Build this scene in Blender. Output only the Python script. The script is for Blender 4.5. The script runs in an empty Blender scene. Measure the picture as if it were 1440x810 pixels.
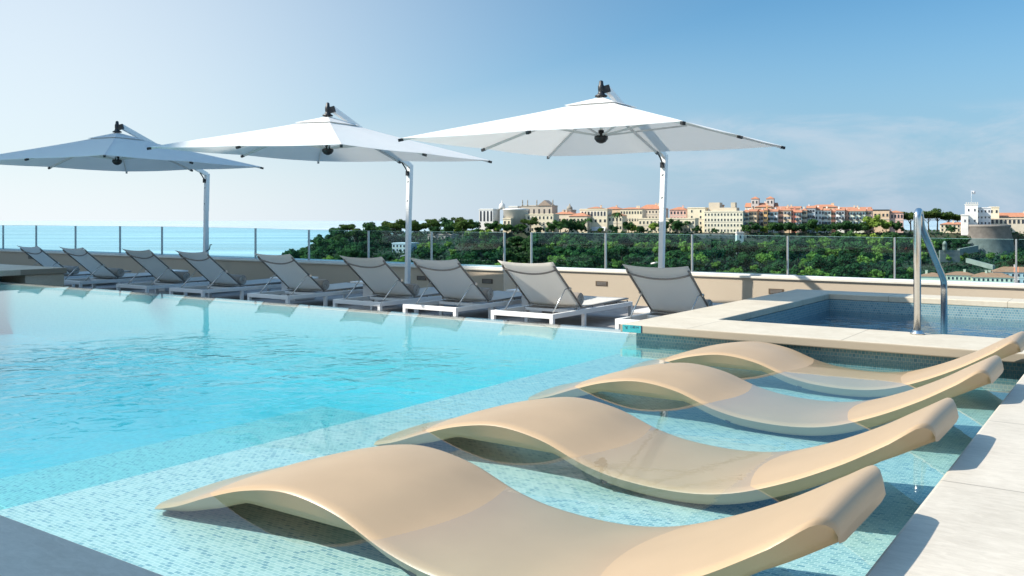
import bpy, bmesh, math, random
from mathutils import Vector, Matrix, noise
R = math.radians
random.seed(7)
scene = bpy.context.scene
C = scene.collection

# ------------------------------------------------------------------ frame of the terrace: x along the pool edge (u), y towards the parapet (v)
F, HOR = 1278.0, 310.0
YAW = -math.atan2(890, 1278)
UX, UY = math.cos(YAW), math.sin(YAW)
VX, VY = -UY, UX
def W(u, v, z=0.0):
    return Vector((u*UX + v*VX, u*UY + v*VY, z))
def at(px, py, Y):                      # a photo pixel at a given distance
    return Vector(((px-720)*Y/F, Y, 1-(py-HOR)*Y/F))

# ------------------------------------------------------------------ materials
def newmat(name):
    m = bpy.data.materials.new(name); m.use_nodes = True
    nt = m.node_tree
    for n in list(nt.nodes): nt.nodes.remove(n)
    return m, nt, nt.nodes, nt.links
def N(nt, t, **kw):
    n = nt.nodes.new(t)
    for k, v in kw.items():
        if k in n.inputs: n.inputs[k].default_value = v
        else: setattr(n, k, v)
    return n
def schlick(nt, f0=.02, normal=None, mult=1.0):
    L = nt.links
    lw = N(nt, 'ShaderNodeLayerWeight'); lw.inputs['Blend'].default_value = .5
    if normal is not None: L.new(normal, lw.inputs['Normal'])
    pw = N(nt, 'ShaderNodeMath', operation='POWER'); pw.inputs[1].default_value = 5; L.new(lw.outputs['Facing'], pw.inputs[0])
    ma = N(nt, 'ShaderNodeMath', operation='MULTIPLY_ADD'); ma.inputs[1].default_value = (1-f0)*mult; ma.inputs[2].default_value = f0*mult; L.new(pw.outputs[0], ma.inputs[0])
    return ma.outputs[0]
def col(c): return (c[0], c[1], c[2], 1)
def principled(name, c, rough=.6, metal=0, var=.12, scale=6, bump=.0, bscale=40, spec=.5, sheen=0, c2=None):
    m, nt, ns, L = newmat(name)
    out = N(nt, 'ShaderNodeOutputMaterial'); p = N(nt, 'ShaderNodeBsdfPrincipled')
    p.inputs['Roughness'].default_value = rough; p.inputs['Metallic'].default_value = metal
    p.inputs['Specular IOR Level'].default_value = spec
    tc = N(nt, 'ShaderNodeTexCoord')
    nz = N(nt, 'ShaderNodeTexNoise', Scale=scale, Detail=6.0)
    L.new(tc.outputs['Object'], nz.inputs['Vector'])
    mx = N(nt, 'ShaderNodeMix', data_type='RGBA')
    a = c; b = c2 if c2 else tuple(x*(1-var) for x in c)
    mx.inputs[6].default_value = col(a); mx.inputs[7].default_value = col(b)
    mr = N(nt, 'ShaderNodeMapRange'); mr.inputs[1].default_value = .3; mr.inputs[2].default_value = .7
    L.new(nz.outputs[0], mr.inputs[0]); L.new(mr.outputs[0], mx.inputs[0])
    L.new(mx.outputs[2], p.inputs['Base Color'])
    if bump:
        nb = N(nt, 'ShaderNodeTexNoise', Scale=bscale, Detail=5.0)
        L.new(tc.outputs['Object'], nb.inputs['Vector'])
        bp = N(nt, 'ShaderNodeBump', Strength=bump, Distance=.01)
        L.new(nb.outputs[0], bp.inputs['Height']); L.new(bp.outputs[0], p.inputs['Normal'])
    L.new(p.outputs[0], out.inputs[0])
    return m

def stone_mat(name, c, c2, jx=1.2, jy=.8, rough=.65):
    m, nt, ns, L = newmat(name)
    out = N(nt, 'ShaderNodeOutputMaterial'); p = N(nt, 'ShaderNodeBsdfPrincipled', Roughness=rough)
    tc = N(nt, 'ShaderNodeTexCoord')
    n1 = N(nt, 'ShaderNodeTexNoise', Scale=2.2, Detail=8.0, Roughness=.65)
    mp = N(nt, 'ShaderNodeMapping'); mp.inputs['Scale'].default_value = (5, 14, 14)
    L.new(tc.outputs['Object'], mp.inputs[0])
    n2 = N(nt, 'ShaderNodeTexNoise', Scale=3.0, Detail=9.0, Roughness=.7, Distortion=.8)
    L.new(mp.outputs[0], n2.inputs['Vector']); L.new(tc.outputs['Object'], n1.inputs['Vector'])
    ad = N(nt, 'ShaderNodeMath', operation='ADD'); L.new(n1.outputs[0], ad.inputs[0]); L.new(n2.outputs[0], ad.inputs[1])
    mr = N(nt, 'ShaderNodeMapRange'); mr.inputs[1].default_value = .8; mr.inputs[2].default_value = 1.25
    L.new(ad.outputs[0], mr.inputs[0])
    mx = N(nt, 'ShaderNodeMix', data_type='RGBA'); mx.inputs[6].default_value = col(c); mx.inputs[7].default_value = col(c2)
    L.new(mr.outputs[0], mx.inputs[0])
    br = N(nt, 'ShaderNodeTexBrick', Scale=1.0); br.offset = .5
    br.inputs['Mortar Size'].default_value = .004; br.inputs['Brick Width'].default_value = jx; br.inputs['Row Height'].default_value = jy
    L.new(tc.outputs['Object'], br.inputs['Vector'])
    mj = N(nt, 'ShaderNodeMix', data_type='RGBA'); L.new(br.outputs['Fac'], mj.inputs[0]); L.new(mx.outputs[2], mj.inputs[6])
    mj.inputs[7].default_value = col(tuple(x*.62 for x in c2))
    L.new(mj.outputs[2], p.inputs['Base Color'])
    # small pits of travertine
    vo = N(nt, 'ShaderNodeTexNoise', Scale=60.0, Detail=4.0); L.new(mp.outputs[0], vo.inputs['Vector'])
    bp = N(nt, 'ShaderNodeBump', Strength=.12, Distance=.01); L.new(n2.outputs[0], bp.inputs['Height']); L.new(bp.outputs[0], p.inputs['Normal'])
    L.new(p.outputs[0], out.inputs[0])
    return m

def tile_mat(name, cols, grout, bw, bh, mortar, axis='xy', rough=.25):
    m, nt, ns, L = newmat(name)
    out = N(nt, 'ShaderNodeOutputMaterial'); p = N(nt, 'ShaderNodeBsdfPrincipled', Roughness=rough)
    tc = N(nt, 'ShaderNodeTexCoord')
    vec = tc.outputs['Object']
    if axis != 'xy':
        sp = N(nt, 'ShaderNodeSeparateXYZ'); cb = N(nt, 'ShaderNodeCombineXYZ'); L.new(vec, sp.inputs[0])
        if axis == 'side':                       # any vertical wall: run = x+y
            s = N(nt, 'ShaderNodeMath', operation='ADD'); L.new(sp.outputs[0], s.inputs[0]); L.new(sp.outputs[1], s.inputs[1])
            L.new(s.outputs[0], cb.inputs[0]); L.new(sp.outputs[2], cb.inputs[1])
        vec = cb.outputs[0]
    br = N(nt, 'ShaderNodeTexBrick', Scale=1.0); br.offset = .5
    br.inputs['Mortar Size'].default_value = mortar; br.inputs['Brick Width'].default_value = bw; br.inputs['Row Height'].default_value = bh
    br.inputs['Color1'].default_value = (0, 0, 0, 1); br.inputs['Color2'].default_value = (1, 1, 1, 1); br.inputs['Mortar'].default_value = (.5, .5, .5, 1)
    br.inputs['Mortar Smooth'].default_value = .1
    L.new(vec, br.inputs['Vector'])
    rp = N(nt, 'ShaderNodeValToRGB'); rp.color_ramp.interpolation = 'CONSTANT'
    els = rp.color_ramp.elements
    els[0].position = 0; els[0].color = col(cols[0]); els[1].position = 1/len(cols); els[1].color = col(cols[1])
    for i in range(2, len(cols)):
        e = els.new(i/len(cols)); e.color = col(cols[i])
    L.new(br.outputs['Color'], rp.inputs[0])
    mx = N(nt, 'ShaderNodeMix', data_type='RGBA'); L.new(br.outputs['Fac'], mx.inputs[0]); L.new(rp.outputs[0], mx.inputs[6]); mx.inputs[7].default_value = col(grout)
    L.new(mx.outputs[2], p.inputs['Base Color'])
    L.new(p.outputs[0], out.inputs[0])
    return m

def fabric_mat(name, c, transl=.35, weave=900, var=.04):
    m, nt, ns, L = newmat(name)
    out = N(nt, 'ShaderNodeOutputMaterial')
    d = N(nt, 'ShaderNodeBsdfDiffuse'); t = N(nt, 'ShaderNodeBsdfTranslucent'); mx = N(nt, 'ShaderNodeMixShader'); mx.inputs[0].default_value = transl
    tc = N(nt, 'ShaderNodeTexCoord'); nz = N(nt, 'ShaderNodeTexNoise', Scale=2.5, Detail=5.0); L.new(tc.outputs['Object'], nz.inputs['Vector'])
    cm = N(nt, 'ShaderNodeMix', data_type='RGBA'); cm.inputs[6].default_value = col(c); cm.inputs[7].default_value = col(tuple(x*(1-var*2) for x in c))
    L.new(nz.outputs[0], cm.inputs[0])
    wn = N(nt, 'ShaderNodeTexNoise', Scale=3.0, Detail=3.0, Distortion=1.0); L.new(tc.outputs['Object'], wn.inputs['Vector'])
    bp = N(nt, 'ShaderNodeBump', Strength=.25, Distance=.03); L.new(wn.outputs[0], bp.inputs['Height']); L.new(bp.outputs[0], d.inputs['Normal'])
    L.new(cm.outputs[2], d.inputs[0]); L.new(cm.outputs[2], t.inputs[0])
    L.new(d.outputs[0], mx.inputs[1]); L.new(t.outputs[0], mx.inputs[2]); L.new(mx.outputs[0], out.inputs[0])
    return m

M = {}
M['stone'] = stone_mat('pale limestone', (.57, .50, .39), (.46, .39, .29))
M['stone_cool'] = stone_mat('weathered limestone', (.57, .505, .415), (.44, .385, .31), 1.6, 1.1)
M['parapet'] = stone_mat('parapet stone cladding', (.78, .66, .50), (.71, .58, .43), 1.5, 5)
M['parapet_cap'] = principled('pale cap stone', (.66, .60, .50), .5, var=.1)
M['deck'] = principled('grey teak decking', (.30, .28, .27), .7, var=.35, scale=9, bump=.2)
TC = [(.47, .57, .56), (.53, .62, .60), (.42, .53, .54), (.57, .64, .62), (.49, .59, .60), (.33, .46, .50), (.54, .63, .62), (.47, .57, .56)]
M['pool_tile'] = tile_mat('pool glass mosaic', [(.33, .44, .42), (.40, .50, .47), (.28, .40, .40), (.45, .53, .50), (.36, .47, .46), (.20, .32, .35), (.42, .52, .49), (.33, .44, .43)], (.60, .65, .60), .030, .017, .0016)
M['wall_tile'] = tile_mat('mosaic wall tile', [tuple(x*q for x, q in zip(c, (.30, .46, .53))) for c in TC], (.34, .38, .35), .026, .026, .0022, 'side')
M['wall_tile2'] = tile_mat('pale mosaic wall tile', [(.50, .60, .59), (.53, .62, .61), (.48, .58, .58)], (.62, .66, .60), .034, .034, .002, 'side')
M['plunge_tile'] = tile_mat('blue plunge pool mosaic', [(.05, .26, .46), (.07, .31, .52), (.04, .22, .40), (.09, .34, .52)], (.16, .30, .38), .026, .026, .002)
M['deep_tile'] = tile_mat('deep pool mosaic', [(.46, .57, .56), (.53, .62, .61), (.49, .59, .59), (.43, .54, .55)], (.62, .66, .60), .034, .034, .002)
M['white_metal'] = principled('white powder coat', (.78, .77, .75), .38, var=.05)
M['grey_metal'] = principled('light grey lacquer', (.60, .59, .58), .4, var=.06)
M['bronze'] = principled('taupe lacquered tube', (.23, .21, .19), .35, metal=.2, var=.1)
M['glass_edge'] = principled('polished glass edge', (.22, .38, .38), .2, var=.1)
M['post'] = principled('dull steel post', (.42, .42, .41), .4, metal=.6, var=.1)
M['steel'] = principled('brushed stainless steel', (.66, .65, .63), .24, metal=1, var=.12, scale=25)
M['black'] = principled('black plastic', (.012, .012, .013), .45, var=.2)
M['sling'] = fabric_mat('taupe sling mesh', (.87, .84, .79), .7)
M['seat_sling'] = fabric_mat('pale sling mesh', (.66, .64, .60), .25)
M['canvas'] = fabric_mat('white parasol canvas', (.86, .85, .83), .48, var=.02)
M['towel'] = principled('grey beige towelling', (.36, .31, .27), .95, var=.25, scale=60, bump=.5, bscale=200)
M['resin'] = principled('sand coloured resin', (.44, .305, .18), .38, var=.14, scale=2.2, bump=.05, bscale=160, spec=.4)
M['marker'] = principled('teal glazed tile', (.05, .33, .36), .25, var=.2, scale=40)
M['ink'] = principled('dark ink', (.008, .02, .05), .6, var=0)
M['inkpale'] = principled('pale ink', (.45, .75, .74), .6, var=0)
M['vent'] = principled('bronze grille', (.10, .07, .045), .5, var=.2)
M['bark'] = principled('bark', (.14, .11, .08), .9, var=.3, scale=3)
M['hotel'] = principled('hotel render', (.60, .56, .50), .8, var=.08)
M['window'] = principled('dark window glass', (.035, .04, .05), .3, var=.2)
M['frame'] = principled('window surround', (.55, .50, .42), .7, var=.1)

# glass of the balustrade: tinted, reflecting by fresnel
m, nt, ns, L = newmat('blue tinted balustrade glass')
out = N(nt, 'ShaderNodeOutputMaterial'); tr = N(nt, 'ShaderNodeBsdfTransparent'); tr.inputs[0].default_value = (.74, .91, .95, 1)
gl = N(nt, 'ShaderNodeBsdfGlossy', Roughness=.02); mx = N(nt, 'ShaderNodeMixShader')
L.new(schlick(nt, .04, None, .5), mx.inputs[0]); L.new(tr.outputs[0], mx.inputs[1]); L.new(gl.outputs[0], mx.inputs[2]); L.new(mx.outputs[0], out.inputs[0])
M['glass'] = m

# pool water: clear surface that reflects by fresnel, absorbing body
def water_mat(name, absorb, density, patches, calm=.02, rough_s=.35):
    m, nt, ns, L = newmat(name)
    out = N(nt, 'ShaderNodeOutputMaterial'); tr = N(nt, 'ShaderNodeBsdfTransparent'); tr.inputs[0].default_value = (1, 1, 1, 1)
    gl = N(nt, 'ShaderNodeBsdfGlossy', Roughness=.015); mx = N(nt, 'ShaderNodeMixShader')
    tc = N(nt, 'ShaderNodeTexCoord')
    n1 = N(nt, 'ShaderNodeTexNoise', Scale=2.2, Detail=3.0, Distortion=.6); L.new(tc.outputs['Object'], n1.inputs['Vector'])
    n2 = N(nt, 'ShaderNodeTexNoise', Scale=7.0, Detail=4.0, Distortion=.8); L.new(tc.outputs['Object'], n2.inputs['Vector'])
    acc = None
    for (cx, cy, rad) in patches:                # ruffled patches of the surface
        ms = N(nt, 'ShaderNodeMapping'); ms.inputs['Location'].default_value = (-cx/rad, -cy/rad, 0); ms.inputs['Scale'].default_value = (1/rad, 1/rad, 0)
        L.new(tc.outputs['Object'], ms.inputs[0])
        ln = N(nt, 'ShaderNodeVectorMath', operation='LENGTH'); L.new(ms.outputs[0], ln.inputs[0])
        mr = N(nt, 'ShaderNodeMapRange', interpolation_type='SMOOTHSTEP'); mr.inputs[1].default_value = 1.0; mr.inputs[2].default_value = .15; mr.inputs[3].default_value = 0; mr.inputs[4].default_value = 1
        L.new(ln.outputs['Value'], mr.inputs[0])
        if acc is None: acc = mr.outputs[0]
        else:
            a = N(nt, 'ShaderNodeMath', operation='MAXIMUM'); L.new(acc, a.inputs[0]); L.new(mr.outputs[0], a.inputs[1]); acc = a.outputs[0]
    st = N(nt, 'ShaderNodeMath', operation='MULTIPLY_ADD'); st.inputs[1].default_value = rough_s; st.inputs[2].default_value = calm
    if acc is not None: L.new(acc, st.inputs[0])
    else: st.inputs[0].default_value = 0
    hs = N(nt, 'ShaderNodeMath', operation='MULTIPLY_ADD'); hs.inputs[1].default_value = .35; L.new(n2.outputs[0], hs.inputs[0]); L.new(n1.outputs[0], hs.inputs[2])
    hh = N(nt, 'ShaderNodeMath', operation='MULTIPLY'); L.new(hs.outputs[0], hh.inputs[0]); L.new(st.outputs[0], hh.inputs[1])
    bp = N(nt, 'ShaderNodeBump', Strength=1.0, Distance=.05); L.new(hh.outputs[0], bp.inputs['Height'])
    L.new(bp.outputs[0], gl.inputs['Normal'])
    L.new(schlick(nt, .02, bp.outputs[0]), mx.inputs[0]); L.new(tr.outputs[0], mx.inputs[1]); L.new(gl.outputs[0], mx.inputs[2]); L.new(mx.outputs[0], out.inputs['Surface'])
    va = N(nt, 'ShaderNodeVolumeAbsorption', Density=density); va.inputs[0].default_value = col(absorb); L.new(va.outputs[0], out.inputs['Volume'])
    return m
M['water'] = water_mat('pool water', (.0, .86, .93), .60, [(-5.6, 3.6, 2.6), (-7.2, 1.2, 2.4), (-5.0, 1.4, 1.8), (-4.2, 4.3, 1.6)], .014, .62)
M['water2'] = water_mat('plunge pool water', (.0, .66, .90), 1.6, [(-.5, 9, 4.5)], .05, .7)

# sea
m, nt, ns, L = newmat('sea surface')
out = N(nt, 'ShaderNodeOutputMaterial'); p = N(nt, 'ShaderNodeBsdfPrincipled', Roughness=.28, IOR=1.33)
tc = N(nt, 'ShaderNodeTexCoord'); mp = N(nt, 'ShaderNodeMapping'); mp.inputs['Scale'].default_value = (.0005, .0042, 1); L.new(tc.outputs['Object'], mp.inputs[0])
nz = N(nt, 'ShaderNodeTexNoise', Scale=1.0, Detail=6.0, Roughness=.6); L.new(mp.outputs[0], nz.inputs['Vector'])
rp = N(nt, 'ShaderNodeValToRGB'); e = rp.color_ramp.elements; e[0].position = .38; e[0].color = (.26, .40, .45, 1); e[1].position = .62; e[1].color = (.62, .70, .72, 1)  # whitened base colour stands in for glitter on the sea
L.new(nz.outputs[0], rp.inputs[0]); L.new(rp.outputs[0], p.inputs['Base Color'])
rr = N(nt, 'ShaderNodeMapRange'); rr.inputs[1].default_value = .35; rr.inputs[2].default_value = .65; rr.inputs[3].default_value = .08; rr.inputs[4].default_value = .3
L.new(nz.outputs[0], rr.inputs[0]); L.new(rr.outputs[0], p.inputs['Roughness'])
nb = N(nt, 'ShaderNodeTexNoise', Scale=.06, Detail=5.0); L.new(tc.outputs['Object'], nb.inputs['Vector'])
bp = N(nt, 'ShaderNodeBump', Strength=.3, Distance=1.0); L.new(nb.outputs[0], bp.inputs['Height']); L.new(bp.outputs[0], p.inputs['Normal'])
L.new(p.outputs[0], out.inputs[0]); M['sea'] = m

def foliage_mat(name, c, c2):
    m, nt, ns, L = newmat(name)
    out = N(nt, 'ShaderNodeOutputMaterial'); d = N(nt, 'ShaderNodeBsdfDiffuse'); t = N(nt, 'ShaderNodeBsdfTranslucent'); mx = N(nt, 'ShaderNodeMixShader'); mx.inputs[0].default_value = .3
    oi = N(nt, 'ShaderNodeObjectInfo'); tc = N(nt, 'ShaderNodeTexCoord'); nz = N(nt, 'ShaderNodeTexNoise', Scale=.45, Detail=2.0); L.new(tc.outputs['Object'], nz.inputs['Vector'])
    ad = N(nt, 'ShaderNodeMath', operation='MULTIPLY_ADD'); ad.inputs[1].default_value = .6; L.new(oi.outputs['Random'], ad.inputs[0]); 
    sb = N(nt, 'ShaderNodeMath', operation='SUBTRACT'); sb.inputs[1].default_value = .3; L.new(nz.outputs[0], sb.inputs[0]); L.new(sb.outputs[0], ad.inputs[2])
    cm = N(nt, 'ShaderNodeMix', data_type='RGBA'); cm.inputs[6].default_value = col(c); cm.inputs[7].default_value = col(c2); L.new(ad.outputs[0], cm.inputs[0])
    L.new(cm.outputs[2], d.inputs[0]); L.new(cm.outputs[2], t.inputs[0]); L.new(d.outputs[0], mx.inputs[1]); L.new(t.outputs[0], mx.inputs[2]); L.new(mx.outputs[0], out.inputs[0])
    return m
M['leaf_dark'] = foliage_mat('dark evergreen foliage', (.022, .066, .034), (.07, .145, .042))
M['leaf_light'] = foliage_mat('bright broadleaf foliage', (.12, .22, .045), (.25, .34, .065))
M['leaf_pine'] = foliage_mat('stone pine foliage', (.035, .075, .02), (.09, .13, .035))
M['scrub'] = foliage_mat('hillside scrub', (.018, .048, .032), (.05, .095, .045))
M['rock'] = principled('wooded ground and rock', (.022, .035, .016), .95, var=.5, scale=.05, c2=(.045, .05, .028))
M['oldstone'] = principled('old rampart stone', (.36, .32, .26), .9, var=.3, scale=.35, bump=.3, bscale=1.2)
M['darkstone'] = principled('grey bastion stone', (.27, .24, .21), .9, var=.35, scale=.3, bump=.4, bscale=1)
M['terracotta'] = principled('terracotta tiles', (.44, .20, .11), .85, var=.35, scale=.6, bump=.4, bscale=3, c2=(.38, .15, .08))
M['roofpale'] = principled('flat roof', (.52, .46, .38), .85, var=.15, scale=.3)
M['red'] = principled('red car paint', (.45, .03, .03), .35, var=.1)
M['flagcloth'] = fabric_mat('white and red flag cloth', (.8, .78, .78), .3)
M['rubber'] = principled('tyre rubber', (.02, .02, .02), .8)
PLASTER = {}
def plaster(c):
    k = tuple(c)
    if k not in PLASTER: PLASTER[k] = principled('painted plaster', k, .85, var=.14, scale=.25)
    return PLASTER[k]

# ------------------------------------------------------------------ mesh helpers
class MB:
    def __init__(s): s.v = []; s.f = []; s.mi = []; s.smooth = []
    def add(s, vs, fs, mi=0, smooth=False):
        o = len(s.v); s.v += [tuple(p) for p in vs]
        for f in fs: s.f.append(tuple(i+o for i in f)); s.mi.append(mi); s.smooth.append(smooth)
        return s
    def box(s, x0, x1, y0, y1, z0, z1, mi=0):
        vs = [(x, y, z) for z in (z0, z1) for y in (y0, y1) for x in (x0, x1)]
        return s.add(vs, [(0, 2, 3, 1), (4, 5, 7, 6), (0, 1, 5, 4), (2, 6, 7, 3), (0, 4, 6, 2), (1, 3, 7, 5)], mi)
    def obox(s, p, q, w, h, up=(0, 0, 1), mi=0):      # a bar from p to q, w wide and h high
        p, q = Vector(p), Vector(q); d = (q-p).normalized(); upv = Vector(up)
        sx = d.cross(upv).normalized(); sy = sx.cross(d).normalized()
        vs = []
        for e in (p, q):
            for a, b in ((-1, -1), (1, -1), (1, 1), (-1, 1)): vs.append(e + sx*a*w/2 + sy*b*h/2)
        return s.add(vs, [(0, 1, 2, 3), (7, 6, 5, 4), (0, 4, 5, 1), (1, 5, 6, 2), (2, 6, 7, 3), (3, 7, 4, 0)], mi)
    def tube(s, pts, r, n=10, mi=0, cap=True):
        pts = [Vector(p) for p in pts]; rs = r if isinstance(r, (list, tuple)) else [r]*len(pts)
        t0 = (pts[1]-pts[0]).normalized(); ref = Vector((0, 0, 1)) if abs(t0.z) < .9 else Vector((1, 0, 0))
        x = t0.cross(ref).normalized(); rings = []; vs = []
        for i, p in enumerate(pts):
            t = (pts[min(i+1, len(pts)-1)]-pts[max(i-1, 0)]).normalized()
            x = (x - t*x.dot(t)).normalized(); y = t.cross(x)
            for k in range(n):
                a = 2*math.pi*k/n; vs.append(p + (x*math.cos(a)+y*math.sin(a))*rs[i])
        fs = []
        for i in range(len(pts)-1):
            for k in range(n): fs.append((i*n+k, i*n+(k+1) % n, (i+1)*n+(k+1) % n, (i+1)*n+k))
        s.add(vs, fs, mi, True)
        if cap:
            o = len(s.v)-len(vs)
            s.f.append(tuple(o+k for k in range(n))[::-1]); s.mi.append(mi); s.smooth.append(False)
            s.f.append(tuple(o+(len(pts)-1)*n+k for k in range(n))); s.mi.append(mi); s.smooth.append(False)
        return s
    def lathe(s, prof, c=(0, 0, 0), n=20, mi=0, smooth=True):
        vs = []; fs = []
        for r, z in prof:
            for k in range(n):
                a = 2*math.pi*k/n; vs.append((c[0]+r*math.cos(a), c[1]+r*math.sin(a), c[2]+z))
        for i in range(len(prof)-1):
            for k in range(n): fs.append((i*n+k, i*n+(k+1) % n, (i+1)*n+(k+1) % n, (i+1)*n+k))
        fs.append(tuple(range(n))[::-1]); fs.append(tuple((len(prof)-1)*n+k for k in range(n)))
        return s.add(vs, fs, mi, smooth)
    def prism(s, poly, z0, z1, mi=0):
        n = len(poly); vs = [(x, y, z0) for x, y in poly]+[(x, y, z1) for x, y in poly]
        fs = [tuple(range(n))[::-1], tuple(range(n, 2*n))]+[(i, (i+1) % n, n+(i+1) % n, n+i) for i in range(n)]
        return s.add(vs, fs, mi)
    def mesh(s, name, mats):
        me = bpy.data.meshes.new(name); me.from_pydata(s.v, [], s.f)
        for m_ in (mats if isinstance(mats, (list, tuple)) else [mats]): me.materials.append(m_)
        me.polygons.foreach_set('material_index', s.mi); me.polygons.foreach_set('use_smooth', s.smooth)
        me.update(); return me
    def build(s, name, mats, parent=None, bevel=0, loc=None, rz=None):
        o = bpy.data.objects.new(name, s.mesh(name, mats)); C.objects.link(o)
        if parent: o.parent = parent
        if loc is not None: o.location = loc
        if rz is not None: o.rotation_euler = (0, 0, rz)
        if bevel:
            b = o.modifiers.new('bevel', 'BEVEL'); b.width = bevel; b.segments = 2; b.limit_method = 'ANGLE'
        return o
def tag(o, label, cat, group=None):
    o['label'] = label; o['category'] = cat
    if group: o['group'] = group
    return o
def empty(name, loc, rz, label, cat, group=None):
    o = bpy.data.objects.new(name, None); C.objects.link(o); o.location = loc; o.rotation_euler = (0, 0, rz); o.empty_display_size = .2
    return tag(o, label, cat, group)
KIDS = {}
def copy_tree(o, parent=None):
    c = o.copy(); C.objects.link(c)
    if parent: c.parent = parent
    for ch in list(o.children): copy_tree(ch, c)
    return c
def struct(o): o['kind'] = 'structure'; return o
def terrace(mb, name, mat, bevel=0, parent=None):       # an object built in (u, v, z)
    return mb.build(name, mat, parent, bevel, None if parent else (0, 0, 0), None if parent else YAW)

# ------------------------------------------------------------------ pool, copings, deck
ZC = .135                       # coping level above the water
UE, VN, VF = -.565, 1.34, 7.45  # right edge, near edge, infinity edge
ZS = -.138                       # shelf floor
b = MB(); b.box(-16.5, UE, 1.2, 6.9, -1.15, -.8); b.box(-16.5, -3.55, 6.9, VF, -1.15, -.8)
b.box(-16.5, UE+.1, 1.2, VN, -1.0, .06); b.box(UE, UE+.1, VN, 6.8, -1.0, .06)
struct(terrace(b, 'pool_floor', M['deep_tile']))
b = MB(); b.box(-3.72, UE, VN, 6.9, -.98, ZS); struct(terrace(b, 'pool_shelf', M['pool_tile'], .03))
b = MB(); b.box(-5.3, -3.74, 2.3, 5.0, -.98, -.45); struct(terrace(b, 'pool_step', M['pool_tile'], .02))
b = MB(); b.box(-16.45, UE+.02, VN-.02, VF, -.85, 0)
struct(terrace(b, 'pool_water', M['water']))
b = MB(); b.box(-16.44, -3.6, VF-.14, VF-.1205, -1.1, -.02); struct(terrace(b, 'pool_weir_tiles', M['wall_tile2']))
b = MB(); b.box(-16.42, -3.62, VF-.12, VF-.002, -1.1, -.012); b.box(-16.42, -3.62, VF+.002, VF+.05, -.9, -.016)
struct(terrace(b, 'pool_weir_edge', M['parapet_cap'], .008))
b = MB(); b.box(UE, 5, -4, 6.745, .07, ZC); b.box(-17, UE-.003, -4, VN, .07, ZC)
struct(terrace(b, 'pool_paving', M['stone_cool'], .012))
b = MB(); b.box(-30, 6, VF+.1, 13.7, -.6, -.386); struct(terrace(b, 'deck', M['deck']))
b = MB(); b.box(-30, 7, -6, 13.8, -62, -1.2); struct(terrace(b, 'roof_slab', M['hotel']))

# raised plunge pool on the right
t = empty('plunge_pool', W(-3.6, 6.75, ZC), YAW, 'raised stone plunge pool with mosaic sides at the right behind the sand loungers', 'plunge pool')
o0 = (-3.6, 6.75, ZC)
def loc(u0, u1, v0, v1, z0, z1): return (u0-o0[0], u1-o0[0], v0-o0[1], v1-o0[1], z0-o0[2], z1-o0[2])
b = MB()
for q in ((-3.6, 4, 6.75, 7.55), (-3.6, 4, 10.95, 11.45), (-3.6, -3.06, 7.551, 10.949), (3.0, 4, 7.551, 10.949)): b.box(*loc(*q, .07, ZC))
b.build('coping', M['stone'], t, .008)
b = MB()
for q in ((-3.5, 4, 6.85, 7.56), (-3.5, 4, 10.94, 11.4), (-3.5, -3.05, 7.562, 10.938), (2.99, 4, 7.562, 10.938)): b.box(*loc(*q, -.95, .069))
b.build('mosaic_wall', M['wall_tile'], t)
b = MB(); b.box(*loc(-3.06, 3.0, 7.55, 10.95, -1.1, -.75)); b.build('basin_floor', M['plunge_tile'], t)
b = MB(); b.box(-3.06, 3.0, 7.55, 10.95, -.80, -.06); struct(terrace(b, 'plunge_pool_water', M['water2']))

# left end of the pool
t = empty('pool_end_wall', W(-15.55, 8.64, 0), YAW, 'raised stone slab over a mosaic wall at the far left end of the pool', 'wall')
b = MB(); b.box(-4.6, 0, -9.2, 0, .072, .17); b.build('coping', M['stone'], t, .01)
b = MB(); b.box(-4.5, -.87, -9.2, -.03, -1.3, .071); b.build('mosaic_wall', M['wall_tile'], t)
b = MB(); b.box(-.86, -.05, -.7, -.02, -.8, .07); b.build('pier', M['stone'], t, .01)

# parapet with its vents
PZ, DZ = .160, -.386                # top of the parapet, level of the deck
def parapet(name_label, u0, u1, v0, v1, vents):
    t = empty('parapet_wall', W(u0, v0, DZ), YAW, name_label, 'wall')
    h = PZ-DZ
    b = MB(); b.box(0, u1-u0, 0, v1-v0, -.2, h-.036); b.build('wall_body', M['parapet'], t)
    b = MB(); b.box(0, u1-u0, -.028, v1-v0, h-.035, h); b.build('cap_stone', M['parapet_cap'], t, .006)
    for u, z in vents:
        b = MB(); b.box(u-u0-.115, u-u0+.115, -.006, .01, z-DZ-.04, z-DZ+.04)
        f = b.build('vent', M['vent'], t)
        for k in range(3):
            b = MB(); b.box(u-u0-.088, u-u0+.088, -.011, -.0065, z-DZ-.026+k*.02, z-DZ-.016+k*.02); b.build('louvre', M['bronze'], f)
    return t
parapet('long shaded stone parapet wall behind the left sun loungers, ending in a step', -30, -9.067, 12.763, 13.8, [(-24.8, .0), (-10.91, -.06), (-9.41, -.06)])
parapet('sunlit cream stone parapet wall with small grilles at the right', -9.066, 6, 13.34, 13.8, [(-8.55, -.04), (-7.46, -.057), (-4.5, -.057)])

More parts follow.
